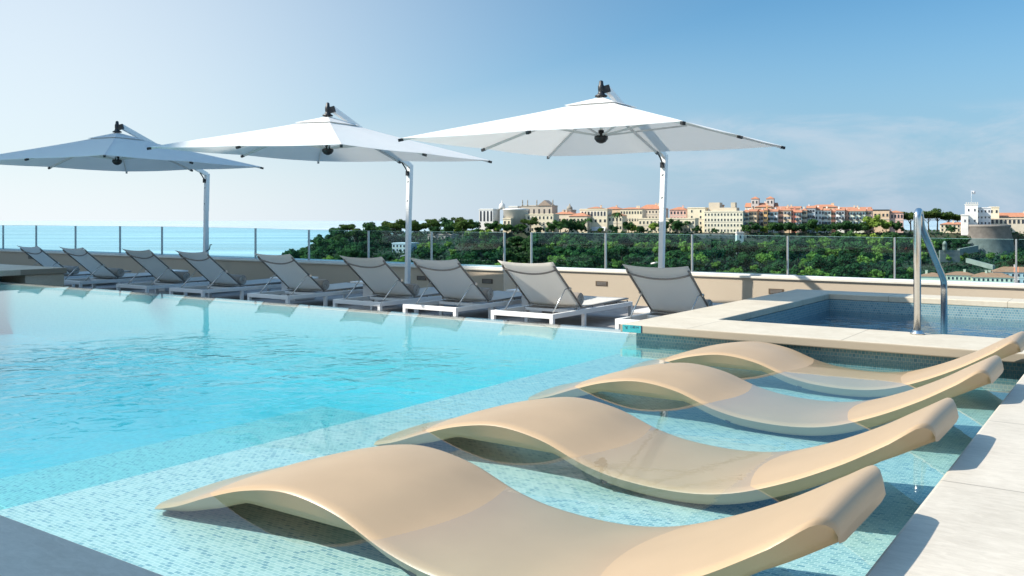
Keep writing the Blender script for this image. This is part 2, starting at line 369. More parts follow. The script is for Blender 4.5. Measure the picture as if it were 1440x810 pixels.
# glass balustrades
def balustrade(label, v, posts, tops):
    t = empty('glass_balustrade', W(posts[0], v, PZ), YAW, label, 'balustrade')
    b = MB(); b.box(-.02, posts[-1]-posts[0]+.02, -.035, .035, 0.001, .025); b.build('base_rail', M['grey_metal'], t, .004)
    for i, u in enumerate(posts):
        b = MB(); b.box(u-posts[0]-.0095, u-posts[0]+.0095, -.022, .022, .0255, tops[i]-PZ+.006); b.build('post', M['post'], t)
    for i in range(len(posts)-1):
        x0, x1 = posts[i]-posts[0]+.03, posts[i+1]-posts[0]-.03; z0 = .0255; h0, h1 = tops[i]-PZ, tops[i+1]-PZ
        b = MB(); y = .006
        vs = [(x0, -y, z0), (x1, -y, z0), (x1, y, z0), (x0, y, z0), (x0, -y, h0), (x1, -y, h1), (x1, y, h1), (x0, y, h0)]
        b.add(vs, [(0, 3, 2, 1), (4, 5, 6, 7), (0, 1, 5, 4), (2, 3, 7, 6), (1, 2, 6, 5), (3, 0, 4, 7)]); g = b.build('glass_panel', M['glass'], t)
        b = MB(); b.obox((x0, 0, h0+.004), (x1, 0, h1+.004), .012, .0035); b.build('polished_edge', M['glass_edge'], g)
balustrade('long tinted glass balustrade in front of the open sea, on the shaded parapet', 12.936, [-29.9145, -28.2975, -26.6343, -24.8325, -22.869, -20.8478, -19.1152, -17.3943, -15.7542, -14.091, -12.4162, -10.8224, -9.1707],
           [0.8614, 0.8614, 0.8591, 0.8614, 0.8545, 0.8545, 0.8487, 0.8395, 0.8267, 0.8036, 0.7944, 0.7898, 0.7875])
balustrade('tinted glass balustrade in front of the wooded hill, on the sunlit parapet', 13.4558, [-8.9512, -7.4498, -5.8905, -4.3659, -2.8644, -1.3744, 0.1155, 1.617, 3.1185, 4.62],
           [0.784, 0.7782, 0.7736, 0.7655, 0.7575, 0.7505, 0.7459, 0.7459, 0.7459, 0.7459])

# grab rail
t = empty('grab_rail', W(-1.42, 7.43, ZC), YAW, 'bent stainless steel grab rail standing on the plunge pool coping', 'handrail')
pts = [(0, 0, 0), (0, 0, .86)]
for k in range(9):
    a = math.pi*k/8*.86; pts.append((0, .055-.055*math.cos(a), .88+.055*math.sin(a)))
pts += [(0, .155, .82), (0, 1.08, .37), (0, 1.105, .345), (0, 1.12, .315), (0, 1.125, .27), (0, 1.125, -.6)]
b = MB(); b.tube(pts, .027, 16); b.build('rail_tube', M['steel'], t)
b = MB(); b.lathe([(.052, 0.001), (.052, .012), (.034, .018), (.034, .03)], n=24); b.build('base_flange', M['steel'], t)

# depth marker on the corner of the plunge pool coping
t = empty('depth_marker', W(-3.575, 6.7495, .103), YAW, 'small teal depth marker tile reading 1.40 M on the plunge pool corner', 'sign')
b = MB(); b.box(0, .17, -.004, 0, -.031, .029); b.build('tile', M['marker'], t)
b = MB(); b.box(.171, .178, -.004, 0, -.031, .029); b.build('edge_strip', M['ink'], t)
def text(s, size, x, y, z, mat, parent, name='lettering'):
    cu = bpy.data.curves.new(name, 'FONT'); cu.body = s; cu.size = size; cu.extrude = .0006
    o = bpy.data.objects.new(name, cu); C.objects.link(o)
    bpy.context.view_layer.update()
    me = bpy.data.meshes.new_from_object(o.evaluated_get(bpy.context.evaluated_depsgraph_get())); bpy.data.objects.remove(o)
    me.materials.clear(); me.materials.append(mat); me.name = name
    o = bpy.data.objects.new(name, me); C.objects.link(o); o.parent = parent; o.location = (x, y, z); o.rotation_euler = (R(90), 0, 0)
    return o
text('1.40 M', .028, .072, -.005, .004, M['ink'], t)
b = MB()
pts = [(.022, .018), (.034, .010), (.044, .004)]
for i in range(2): b.obox((pts[i][0], -.0055, pts[i][1]), (pts[i+1][0], -.0055, pts[i+1][1]), .002, .006, (0, 1, 0))
b.obox((.03, -.0055, .003), (.044, -.0055, -.002), .002, .005, (0, 1, 0)); b.lathe([(.004, -.001), (.004, .001)], (.044, -.0055, .016), 10)
b.build('swimmer_icon', M['ink'], t)

# ------------------------------------------------------------------ in-pool loungers
def interp(tab, x):
    for i in range(len(tab)-1):
        if x <= tab[i+1][0]:
            x0, y0 = tab[i]; x1, y1 = tab[i+1]
            m0 = (tab[i+1][1]-tab[max(i-1, 0)][1])/(tab[i+1][0]-tab[max(i-1, 0)][0]); m1 = (tab[min(i+2, len(tab)-1)][1]-y0)/(tab[min(i+2, len(tab)-1)][0]-x0)
            t = (x-x0)/(x1-x0); h = x1-x0
            return (2*t**3-3*t*t+1)*y0+(t**3-2*t*t+t)*h*m0+(-2*t**3+3*t*t)*y1+(t**3-t*t)*h*m1
    return tab[-1][1]
PROF = [(-3.16, -.085), (-3.0, -.045), (-2.8, .025), (-2.6, .083), (-2.38, .112), (-2.15, .082), (-1.93, .008), (-1.75, -.025), (-1.5, -.032), (-1.3, -.004), (-1.1, .065), (-.89, .165), (-.72, .265), (-.665, .295)]
LIP = [(-.645, .304), (-.632, .305), (-.618, .300), (-.606, .286), (-.599, .268), (-.596, .250)]
def lounger_mesh():
    st = []; n = 84
    for i in range(n+1):
        u = -3.16+(3.16-.665)*i/n; st.append((u, interp(PROF, u), 0))
    for k, (u, z) in enumerate(LIP): st.append((u, z, 0))
    w = .735; vs = []; ny = 28; fs = []
    rows = []; under = []
    for i, (u, c, _) in enumerate(st):
        # plan: rounded corners at the head, softly rounded at the foot
        ins = 0
        r = .19; d = u-(-.592-r)
        if d > 0: ins = r-math.sqrt(max(0, r*r-min(d, r)**2))*1.0
        ins = min(ins, .13)
        rf = .03; d = (-3.16+rf)-u
        if d > 0: ins = max(ins, rf-math.sqrt(max(0, rf*rf-d*d)))
        th = .095*min(1, .28+(u+3.16)/.5)
        row = []; cr = .022-.016*max(0, min(1, (u+.72)/.1))
        y0, y1 = ins, w-ins
        for k in range(ny+1):                       # top surface, edges rolled over
            t = k/ny; t = .5-.5*math.cos(math.pi*t)
            y = y0+(y1-y0)*t; e = min(t, 1-t)*w
            roll = .012*max(0, 1-e/.022)**2.0
            row.append((u, y, c-roll-cr*(2*t-1)**2))
        zt = c-.012-cr
        q = th/.095
        deep = max(1, (zt+.014)/.053) if u < -1.8 else ((zt-(.139+(u+.78)*.45))/.060 if u > -.78 else 1)         # the arch is a closed body down to the water line
        rows.append(row)
        under.append([(u, y1, zt)]+[(u, y1-yy, zt-dz*q*deep) for yy, dz in ((.032, .034), (.052, .053), (.2, .060))]+[(u, y0+yy, zt-dz*q*deep) for yy, dz in ((.2, .060), (.052, .053), (.032, .034))]+[(u, y0, zt)])
    mb = MB()
    for sheet in (rows, under):
        nr = len(sheet[0]); vs = [(p[0]+3.16, p[1], p[2]) for row in sheet for p in row]; fs = []
        for i in range(len(sheet)-1):
            for k in range(nr-1): fs.append((i*nr+k, (i+1)*nr+k, (i+1)*nr+k+1, i*nr+k+1))
        mb.add(vs, fs, 0, True)
    for i in (0, -1):                                   # end caps
        loop_ = rows[i]+under[i][1:-1]; mb.add([(p[0]+3.16, p[1], p[2]) for p in loop_], [tuple(range(len(loop_)))])
    return mb
def make_pool_lounger():
    t = empty('pool_lounger', (0, 0, 0), YAW, '', 'pool lounger', 'sand coloured loungers in the shallow water')
    o = lounger_mesh().build('shell', M['resin'], t)
    for x in (1.30, 1.62):
        b = MB(); b.tube([(x, .075, -.085), (x, .045, -.088)], .016, 12); b.build('drain_plug', M['black'], t)
    return t
plab = ['nearest of the sand coloured wave loungers lying in the shallow water',
        'second nearest sand wave lounger in the water, half dried water marks on its seat',
        'sand wave lounger third from the front, between two others in the shallow water',
        'farthest sand wave lounger in the water, right beside the plunge pool wall']
proto = None
for (v, lab) in zip((2.085, 3.30, 4.68, 5.93), plab):
    o = make_pool_lounger() if proto is None else copy_tree(proto); proto = proto or o
    o.location = W(-3.16, v, 0); o['label'] = lab

# ------------------------------------------------------------------ sun loungers on the deck
def make_sun_lounger():
    t = empty('sun_lounger', (0, 0, 0), YAW, '', 'sun lounger', 'sun loungers along the far side of the pool')
    hw = .385
    b = MB()
    for s in (-1, 1): b.box(s*hw-.022, s*hw+.022, .045, 1.825, -.052, 0)
    b.box(-hw-.022, hw+.022, 0, .044, -.052, 0); b.box(-hw-.022, hw+.022, 1.826, 1.87, -.052, 0)
    b.box(-hw+.023, hw-.023, .62, .655, -.046, -.012)
    b.build('frame', M['white_metal'], t, .004)
    for y in (.022, .70, 1.848):
        for s in (-1, 1):
            b = MB(); b.box(s*hw-.0215, s*hw+.0215, y-.0215, y+.0215, -.2, -.0525); b.build('leg', M['white_metal'], t, .003)
    # reclined back: two tubes and sling
    y0, z0, y1, z1 = .70, .03, .10, .535
    f = MB()
    for s in (-1, 1): f.tube([(s*.345, y0+.02, z0-.01), (s*.345, y1+.045, z1-.05), (s*.34, y1+.03, z1-.03)], .012, 8)
    def bow(q, sag, x=.34):
        pts = []
        for k in range(13):
            a = -1+2*k/12; yy = y0+(y1-y0)*q; zz = z0+(z1-z0)*q; d = sag*(1-a*a)
            pts.append((a*x, yy+d*.68-.016, zz-d*.72-.014))
        return pts
    f.tube(bow(.88, .075), .010, 8); f.tube(bow(.03, .04), .010, 8)
    f.build('back_frame', M['bronze'], t)
    b = MB(); vs = []; fs = []; nx, nz = 12, 14
    for j in range(nz+1):
        q = -.02+1.03*j/nz
        for i in range(nx+1):
            a = -1+2*i/nx; d = .02*(1-a*a); curl = .02*max(0, (q-.85)/.15)**2
            xx = a*(.35+.012*max(0, (q-.88)/.12))
            vs.append((xx, y0+(y1-y0)*q+d*.7-curl, z0+(z1-z0)*q-d*.7+(.012*abs(a)**3*max(0, (q-.85)/.15))))
    for j in range(nz):
        for i in range(nx): k = j*(nx+1)+i; fs.append((k, k+1, k+nx+2, k+nx+1))
    b.add(vs, fs, 0, True); o = b.build('back_sling', M['sling'], t)
    sd = o.modifiers.new('thickness', 'SOLIDIFY'); sd.thickness = .004
    b = MB(); vs = []; fs = []; ny = 20
    for j in range(ny+1):
        y = .66+(1.85-.66)*j/ny
        for i in range(nx+1):
            a = -1+2*i/nx; vs.append((a*.345, y, .022+.02*(y-.66)-.016*(1-a*a)*(1 if 0 < j < ny else .3)))
    for j in range(ny):
        for i in range(nx): k = j*(nx+1)+i; fs.append((k, k+1, k+nx+2, k+nx+1))
    b.add(vs, fs, 0, True); o = b.build('seat_sling', M['seat_sling'], t)
    sd = o.modifiers.new('thickness', 'SOLIDIFY'); sd.thickness = .005
    b = MB()
    for s in (-1, 1):
        b.tube([(s*.352, .69, .015), (s*.352, 1.85, .036)], .010, 8)
        for y in (.95, 1.25, 1.55, 1.82): b.tube([(s*.36, y, -.002), (s*.354, y, .022)], .007, 6)
    b.build('seat_rail', M['bronze'], t)
    for s in (-1, 1):
        b = MB(); b.tube([(s*.35, .45, .243), (s*.33, .428, .246), (s*.315, .405, .235), (s*.315, .15, .0)], .007, 8); b.build('strut', M['steel'], t)
        b = MB(); b.tube([(s*.362, .45, .243), (s*.335, .45, .243)], .017, 10); b.build('hinge', M['steel'], t)
    return t
slab = ['far left shaded sun lounger whose foot hides behind the pool end slab', 'second shaded sun lounger from the left end of the row',
        'shaded sun lounger third from the left, just left of the leftmost umbrella pole', 'shaded sun lounger standing under the pole of the leftmost umbrella',
        'grey sun lounger before the left tip of the wooded hill', 'sun lounger directly left of the middle umbrella pole',
        'sun lounger directly right of the middle umbrella pole', 'beige sun lounger beside the end of the shaded wall, second from the right',
        'brightest cream sun lounger, partly behind the plunge pool corner, rightmost in the row']
tl = ['grey rolled towel on the far left sun lounger', 'grey rolled towel on the second sun lounger from the left', 'rolled towel on the sun lounger just left of the leftmost umbrella pole',
      'rolled towel on the sun lounger under the leftmost umbrella pole', 'rolled towel on the sun lounger in front of the tip of the wooded hill', 'rolled towel at the foot of the middle umbrella pole, on the lounger left of it',
      'rolled towel on the sun lounger right of the middle umbrella pole', 'rolled towel on the second sun lounger from the right', 'barely visible dark rolled towel on the rightmost sun lounger']
def make_towel():
    mb = MB()
    mb.tube([(-.31, 0, 0), (-.305, 0, 0), (.305, 0, 0), (.31, 0, 0)], [.066, .074, .074, .066], 20)
    o = mb.build('rolled_towel', M['towel'])
    for s in (-1, 1):
        sp = MB(); pts = []
        for k in range(46):
            a = k/45*2*math.pi*3; r = .012+.05*k/45; pts.append((s*.312, r*math.cos(a), r*math.sin(a)))
        sp.tube(pts, .0045, 5); sp.build('spiral_edge', M['seat_sling'], o)
    return o
sl0 = None; tw0 = None
for i, u in enumerate((-18.711, -17.0709, -14.9342, -13.3518, -11.2843, -9.367, -8.0041, -6.4911, -4.6893)):
    o = make_sun_lounger() if sl0 is None else copy_tree(sl0); sl0 = sl0 or o
    o.location = W(u+.05, 9.448, -.155); o['label'] = slab[i]; o.scale = (1.155, 1.155, 1.155)
    k = make_towel() if tw0 is None else copy_tree(tw0); tw0 = tw0 or k
    tag(k, tl[i], 'towel', 'rolled towels on the sun loungers'); k.location = W(u+random.uniform(.02, .06), 10.37, -.04); k.scale = (1.155, 1.155, 1.155); o.rotation_euler = (0, 0, YAW+random.uniform(-.012, .012)); k.rotation_euler = (0, 0, YAW+random.uniform(-.03, .03))

# side tables
def make_table():
    t = empty('side_table', (0, 0, 0), YAW, '', 'side table', 'white side tables between the sun loungers')
    b = MB(); b.box(-.27, .27, -.24, .24, .315, .34); b.build('table_top', M['white_metal'], t, .004)
    b = MB(); b.box(-.06, .24, -.2, .2, .001, .314); b.build('pedestal', M['grey_metal'], t, .006)
    return t
t0 = None
for u, lab in ((-15.9737, 'white side table at the left, between the second and third sun loungers'), (-12.2661, 'white side table right of the leftmost umbrella pole, between two sun loungers'),
               (-10.3141, 'white side table left of the middle umbrella pole'), (-7.2072, 'white side table beside the end of the shaded wall, rightmost of the tables')):
    o = make_table() if t0 is None else copy_tree(t0); t0 = t0 or o
    o.location = W(u, 10.915, -.386); o['label'] = lab; o.scale = (1.155, 1.155, 1.155)

# ------------------------------------------------------------------ cantilever umbrellas
def make_umbrella(cu, cv, zc, yaw, pole, lab, tilt, crank):
    S = 3.53; h = S/2; rise = .545
    t = empty('cantilever_umbrella', W(pole[0], pole[1], -.386), YAW, lab, 'umbrella', 'white cantilever umbrellas over the sun loungers')
    o = (cu-pole[0], cv-pole[1], zc+.386)
    cy, sy = math.cos(yaw), math.sin(yaw)
    def P(a, b_, z): x, y = a*h, b_*h; return Vector((o[0]+x*cy-y*sy, o[1]+x*sy+y*cy, o[2]+z+tilt*x))
    def cz(a, b_):
        m_ = max(abs(a), abs(b_)); mn = min(abs(a), abs(b_)); 
        sag = .03*(m_**2)*(1-(mn/m_ if m_ else 0))**1.0*.0
        return rise*(1-m_)*(1-.16*m_*(1-m_)*1.2) - .012*m_*math.sin(math.pi*min(1, mn/m_ if m_ > .01 else 0))
    def sheet(n, lo, hi, dz=0, f=None):
        vs = []; fs = []
        for j in range(n+1):
            for i in range(n+1):
                a = -1+2*i/n; c = -1+2*j/n; vs.append(P(a*hi, c*hi, (f or cz)(a*hi, c*hi)+dz))
        for j in range(n):
            for i in range(n):
                k = j*(n+1)+i; a = -1+2*(i+.5)/n; c = -1+2*(j+.5)/n
                if a*c > 0: fs += [(k, k+1, k+n+2), (k, k+n+2, k+n+1)]
                else: fs += [(k, k+1, k+n+1), (k+1, k+n+2, k+n+1)]
        return vs, fs
    b = MB(); vs, fs = sheet(32, 0, 1); b.add(vs, fs); c = b.build('canopy', M['canvas'], t)
    sd = c.modifiers.new('thickness', 'SOLIDIFY'); sd.thickness = .004
    b = MB(); vs, fs = sheet(10, 0, .19, .022); b.add(vs, fs); v_ = b.build('vent_flap', M['canvas'], c)
    sd = v_.modifiers.new('thickness', 'SOLIDIFY'); sd.thickness = .004
    # ribs and struts under the cloth
    hub = P(0, 0, .06)
    for a, q in ((-1, -1), (0, -1), (1, -1), (1, 0), (1, 1), (0, 1), (-1, 1), (-1, 0)):
        pts = [P(a*s_, q*s_, cz(a*s_, q*s_)-.022) for s_ in (.06, .3, .55, .8, 1.0)]
        b = MB()
        for i in range(4): b.obox(pts[i], pts[i+1], .022, .03)
        r_ = b.build('rib', M['grey_metal'], t)
        b = MB(); b.obox(hub+(pts[1]-hub)*.1, P(a*.46, q*.46, cz(a*.46, q*.46)-.045), .016, .022); b.build('strut', M['grey_metal'], r_)
        b = MB(); e = pts[-1]; d = (pts[-1]-pts[-2]).normalized(); b.obox(e-d*.03, e+d*.03, .034, .034); b.build('rib_cap', M['black'], r_)
    b = MB(); b.tube([P(0, 0, .05), P(0, 0, rise+.06)], .02, 10); b.build('centre_post', M['white_metal'], t)
    b = MB(); b.lathe([(.02, -.075), (.06, -.055), (.085, -.02), (.085, .012), (.04, .03), (.035, .09)], P(0, 0, .06), 16); b.build('hub', M['black'], t)
    ft = P(0, 0, rise)
    b = MB(); b.lathe([(.075, .02), (.08, .035), (.045, .055), (.035, .09), (.04, .105), (.04, .155), (.03, .17), (.025, .215), (.012, .225)], ft, 14)
    b.obox(ft+Vector((.0, 0, .10)), ft+Vector((.09, .06, .13)), .05, .09); b.build('finial', M['black'], t)
    # pole, leaning a little, and the arm over the cloth
    top = Vector((.07, .0, zc+.386+.01)); 
    mid_s = Vector((.04, 0, top.z*.66))
    b = MB(); b.obox((0, 0, .02), mid_s, .075, .085, (0, 1, 0)); b.build('pole', M['white_metal'], t, .006)
    b = MB(); b.obox(mid_s+Vector((0, 0, .001)), top, .08, .09, (0, 1, 0)); sl = b.build('sleeve', M['white_metal'], t, .006)
    for zf in (.2, .62):
        p = mid_s.lerp(top, zf); b = MB(); b.obox(p+Vector((-.012, -.048, -.012)), p+Vector((.012, -.048, .012)), .006, .008, (0, 1, 0)); b.build('slot', M['black'], sl)
    b = MB(); b.obox(top+Vector((-.0, .0, -.02)), ft+Vector((.05, .05, .13)), .055, .085); b.build('arm', M['white_metal'], t, .006)
    d = (ft-top); d.z = 0; d.normalize()
    b = MB(); b.tube([top+Vector((0, -.05, -.17)), top+Vector((0, -.05, -.17))+d*.12+Vector((0, 0, .1)), top+d*.35+Vector((0, 0, .02))], .012, 8)
    b.obox(top+Vector((-.01, -.06, -.2)), top+Vector((-.01, -.06, -.12)), .05, .05, (0, 1, 0))
    b.build('tilt_bracket', M['black'], t)
    b = MB(); b.tube([(.05, 0, .72), (.12, .02, .76), (.15, .02, .86), (.2, .02, .865)] if crank > 0 else [(-.04, -.02, .76), (-.14, -.03, .735)], .011, 8)
    b.build('crank_handle', M['black'] if crank > 0 else M['white_metal'], t)
    b = MB(); b.box(-.32, .32, -.32, .32, .001, .05); b.build('base_plate', M['grey_metal'], t, .01)
    return t
make_umbrella(-5.567, 9.94, 1.976, .05, (-5.96, 12.45), 'sunlit white cantilever umbrella at the right, largest in view', 0, -1)
make_umbrella(-10.025, 9.575, 1.993, .088, (-10.9, 12.35), 'white cantilever umbrella in the middle, between the two others', -.03, -1)
make_umbrella(-15.04, 9.275, 2.003, .162, (-16.7, 12.35), 'shaded blue grey looking cantilever umbrella at the far left', 0, 1)

# ------------------------------------------------------------------ unseen blocks added at the left to shade part of the terrace
TEL = math.tan(R(41)); SX, SY = W(.74, .673).normalized().xy
t = empty('shade_building', (-34, 24, -60), 0, 'tall pale unseen block added left of the terrace to cast shade', 'building')
def shade_y(Y, X=-2.5): return Y-(X+30)/SX*SY-24
def shade_z(bz, X=0): return 60+bz+30/SX*TEL
b = MB(); b.prism([(-6, shade_y(15.2)), (4, shade_y(15.2)), (4, 18), (-6, 18)], 0, shade_z(-.5)); b.build('wall', M['hotel'], t)  # unseen block added to shade the left umbrella, loungers and parapet
b = MB(); b.prism([(3, shade_y(14.2)), (4, shade_y(14.2)), (4, shade_y(15.2)-.01), (3, shade_y(15.2)-.01)], shade_z(-4.4), shade_z(-.5)); b.build('shade_slab', M['hotel'], t)  # added unseen slab, shaped to set where the shade ends
b = MB(); b.prism([(3, shade_y(12.3)), (4, shade_y(12.3)), (4, shade_y(14.2)-.01), (3, shade_y(14.2)-.01)], shade_z(-3.6), shade_z(-2.0)); b.build('shade_slab', M['hotel'], t)  # second added slab, floating, its height set by the wanted shade
wm = MB().box(0, .05, -.8, .8, 0, 2.2).mesh('window', M['window'])
for k in range(5):
    for y in range(2, 17, 4):
        o = bpy.data.objects.new('window', wm); C.objects.link(o); o.parent = t; o.location = (4.0, y, 62+k*3.6)
t = empty('shade_wall', (-4.6, 1.6-3.1*SY/SX, ZC), 0, 'unseen rendered wall added to shade the near left coping', 'wall')
b = MB(); b.box(-.25, .25, -2.5, 1.05, .0, 3.04); b.build('wall_body', M['hotel'], t)  # unseen wall added to keep the near left coping in shade
b = MB(); b.box(-.3, .3, -2.55, 1.1, 3.041, 3.1); b.build('cap', M['parapet_cap'], t)

# ------------------------------------------------------------------ sea and hill
SEA = -62
b = MB(); n = 64; vs = [(0, 0, SEA)]
for r_ in (60, 400, 2000, 9000, 40000, 150000):
    vs += [(r_*math.cos(2*math.pi*k/n), r_*math.sin(2*math.pi*k/n), SEA) for k in range(n)]
fs = [(0, 1+k, 1+(k+1) % n) for k in range(n)]
for i in range(5):
    for k in range(n): fs.append((1+i*n+k, 1+(i+1)*n+k, 1+(i+1)*n+(k+1) % n, 1+i*n+(k+1) % n))
b.add(vs, fs); struct(b.build('sea', M['sea']))

def sm(a, b_, x): t = max(0, min(1, (x-a)/(b_-a))); return t*t*(3-2*t)
def hill(X, Y):
    px = 720+F*X/Y
    crest = -7.5 - 5*sm(640, 480, px) - 26*sm(475, 368, px) - 40*sm(385, 330, px)
    nz = noise.noise(Vector((X*.018, Y*.018, 0)))*5+noise.noise(Vector((X*.05, Y*.05, 3)))*2.2
    f_ = sm(430, 604, Y)**.85
    low = crest-11*sm(650, 700, px)
    z = -50+(low+50)*f_ + nz*(1-sm(585, 603, Y))*f_ + 11*sm(650, 700, px)*sm(601, 608, Y)
    if Y > 800: z += (SEA-10-z)*sm(800, 900, Y)
    z += (SEA-12-z)*sm(440, 400, Y)
    return z
b = MB(); vs = []; fs = []; nx, ny = 150, 70
for j in range(ny+1):
    Y = 395+(910-395)*j/ny
    for i in range(nx+1): X = -260+(760+260)*i/nx; vs.append((X, Y, hill(X, Y)))
for j in range(ny):
    for i in range(nx): k = j*(nx+1)+i; fs.append((k, k+1, k+nx+2, k+nx+1))
b.add(vs, fs, 0, True); struct(b.build('hillside', M['rock']))
def ground_at(px, Y): return hill((px-720)*Y/F, Y)

# foliage meshes: leaf clump faces spread through lumpy crowns
def crown(seed, lobes, nf, size):
    rnd = random.Random(seed); b = MB()
    tot = sum(l[3]*l[4]*l[5] for l in lobes)
    for (x, y, z, rx, ry, rz) in lobes:
        for _ in range(int(nf*rx*ry*rz/tot)):
            d = Vector((rnd.gauss(0, 1), rnd.gauss(0, 1), rnd.gauss(0, 1))).normalized(); r_ = rnd.random()**.28
            p = Vector((x+d.x*rx*r_, y+d.y*ry*r_, z+d.z*rz*r_))
            nrm = (d+Vector((rnd.gauss(0, .5), rnd.gauss(0, .5), rnd.gauss(.2, .5)))).normalized()
            a = nrm.orthogonal().normalized(); c = nrm.cross(a); s = size*rnd.uniform(.6, 1.3); th = rnd.random()*6.28
            e1 = (a*math.cos(th)+c*math.sin(th))*s; e2 = (c*math.cos(th)-a*math.sin(th))*s*.7
            b.add([p-e1, p-e2*.9, p+e1*.9, p+e2], [(0, 1, 2, 3)])
    return b
def lobes_round(seed, h, w):
    rnd = random.Random(seed); L_ = [(0, 0, h*.6, w*.26, w*.26, h*.24)]
    for k in range(11):
        a = 6.28*k/11+rnd.random(); r_ = w*rnd.uniform(.16, .42); L_.append((r_*math.cos(a), r_*math.sin(a), h*rnd.uniform(.36, .88), w*rnd.uniform(.09, .2), w*rnd.uniform(.09, .2), h*rnd.uniform(.08, .16)))
    return L_
def lobes_pine(seed, h, w):
    rnd = random.Random(seed); L_ = []
    for k in range(9):
        a = 6.28*k/9+rnd.random(); r_ = w*rnd.uniform(.05, .36); L_.append((r_*math.cos(a), r_*math.sin(a), h*rnd.uniform(.68, .88), w*rnd.uniform(.14, .2), w*rnd.uniform(.15, .22), h*rnd.uniform(.08, .13)))
    return L_
PROT = {}
def trunk_mesh(h, r_, lean=0, limbs=4, seed=0):
    rnd = random.Random(seed); b = MB(); b.tube([(0, 0, -.6), (lean*.3, 0, h*.3), (lean, 0, h*.62)], [r_, r_*.75, r_*.45], 7)
    for k in range(limbs):
        a = rnd.random()*6.28; q = h*rnd.uniform(.3, .55); b.tube([(lean*.5, 0, q), (lean+math.cos(a)*h*.14, math.sin(a)*h*.14, q+h*.16), (lean+math.cos(a)*h*.2, math.sin(a)*h*.2, q+h*.3)], [r_*.4, r_*.28, r_*.12], 5)
    return b
for k in range(4): PROT[('dark', k)] = (crown(k, lobes_round(k, 10, 11), 1500, .55).mesh('crown', M['leaf_dark']), trunk_mesh(10, .35, .3, 4, k).mesh('trunk', M['bark']))
for k in range(4): PROT[('light', k)] = (crown(10+k, lobes_round(20+k, 9, 9), 1200, .5).mesh('crown', M['leaf_light']), trunk_mesh(9, .3, .2, 4, k).mesh('trunk', M['bark']))
for k in range(3): PROT[('pine', k)] = (crown(30+k, lobes_pine(30+k, 11, 13), 1500, .5).mesh('crown', M['leaf_pine']), trunk_mesh(13, .4, .5, 5, k).mesh('trunk', M['bark']))
def palm_mesh():
    b = MB(); rnd = random.Random(5)
    for k in range(26):
        a = rnd.random()*6.28; up = rnd.uniform(-.2, 1); L_ = 2.6; p0 = Vector((0, 0, 8)); pts = [p0]
        for s in (.35, .7, 1): pts.append(p0+Vector((math.cos(a)*L_*s, math.sin(a)*L_*s, up*1.6*s-2.0*s*s)))
        for i in range(3):
            side = Vector((-math.sin(a), math.cos(a), 0))*(.35 if i < 2 else .2)
            b.add([pts[i]-side, pts[i]+side, pts[i+1]+side*.8, pts[i+1]-side*.8], [(0, 1, 2, 3)])
    return b
PROT[('palm', 0)] = (palm_mesh().mesh('crown', M['leaf_dark']), MB().tube([(0, 0, -.5), (.1, 0, 4), (0, 0, 8)], [.3, .22, .2], 7).mesh('trunk', M['bark']))
KN = {'dark': 'broadleaf_tree', 'light': 'broadleaf_tree', 'pine': 'pine_tree', 'palm': 'palm_tree'}
def tree(kind, px, Y, s, label, group, gz=None, k=None):
    X = (px-720)*Y/F; z = hill(X, Y) if gz is None else gz
    n = {'dark': 4, 'light': 4, 'pine': 3, 'palm': 1}[kind]; cr, tk = PROT[(kind, random.randrange(n) if k is None else k)]
    t = empty(KN[kind], (X, Y, z), random.random()*6.28, label, 'tree', group); t.scale = (s*random.uniform(.9, 1.1), s*random.uniform(.9, 1.1), s)
    for nm, me in (('trunk', tk), ('crown', cr)):
        o = bpy.data.objects.new(nm, me); C.objects.link(o); o.parent = t
    return t
ZONE = [(470, 'at the left end of the wooded hill, above the sea'), (600, 'on the hill left of the middle umbrella pole'), (735, 'on the hill below the round white museum'),
        (860, 'on the hill below the long cream palace'), (945, 'on the hill beside the right umbrella pole'), (1050, 'on the hill below the tall cream office block'),
        (1150, 'on the hill below the twin towered church'), (1300, 'on the hill below the row of coloured townhouses'), (2000, 'on the hill below the round bastion')]
def zone(px):
    for a, s_ in ZONE:
        if px < a: return s_
KL = {'dark': 'dark evergreen tree', 'light': 'bright green tree', 'pine': 'flat crowned stone pine'}
rt = random.Random(11)
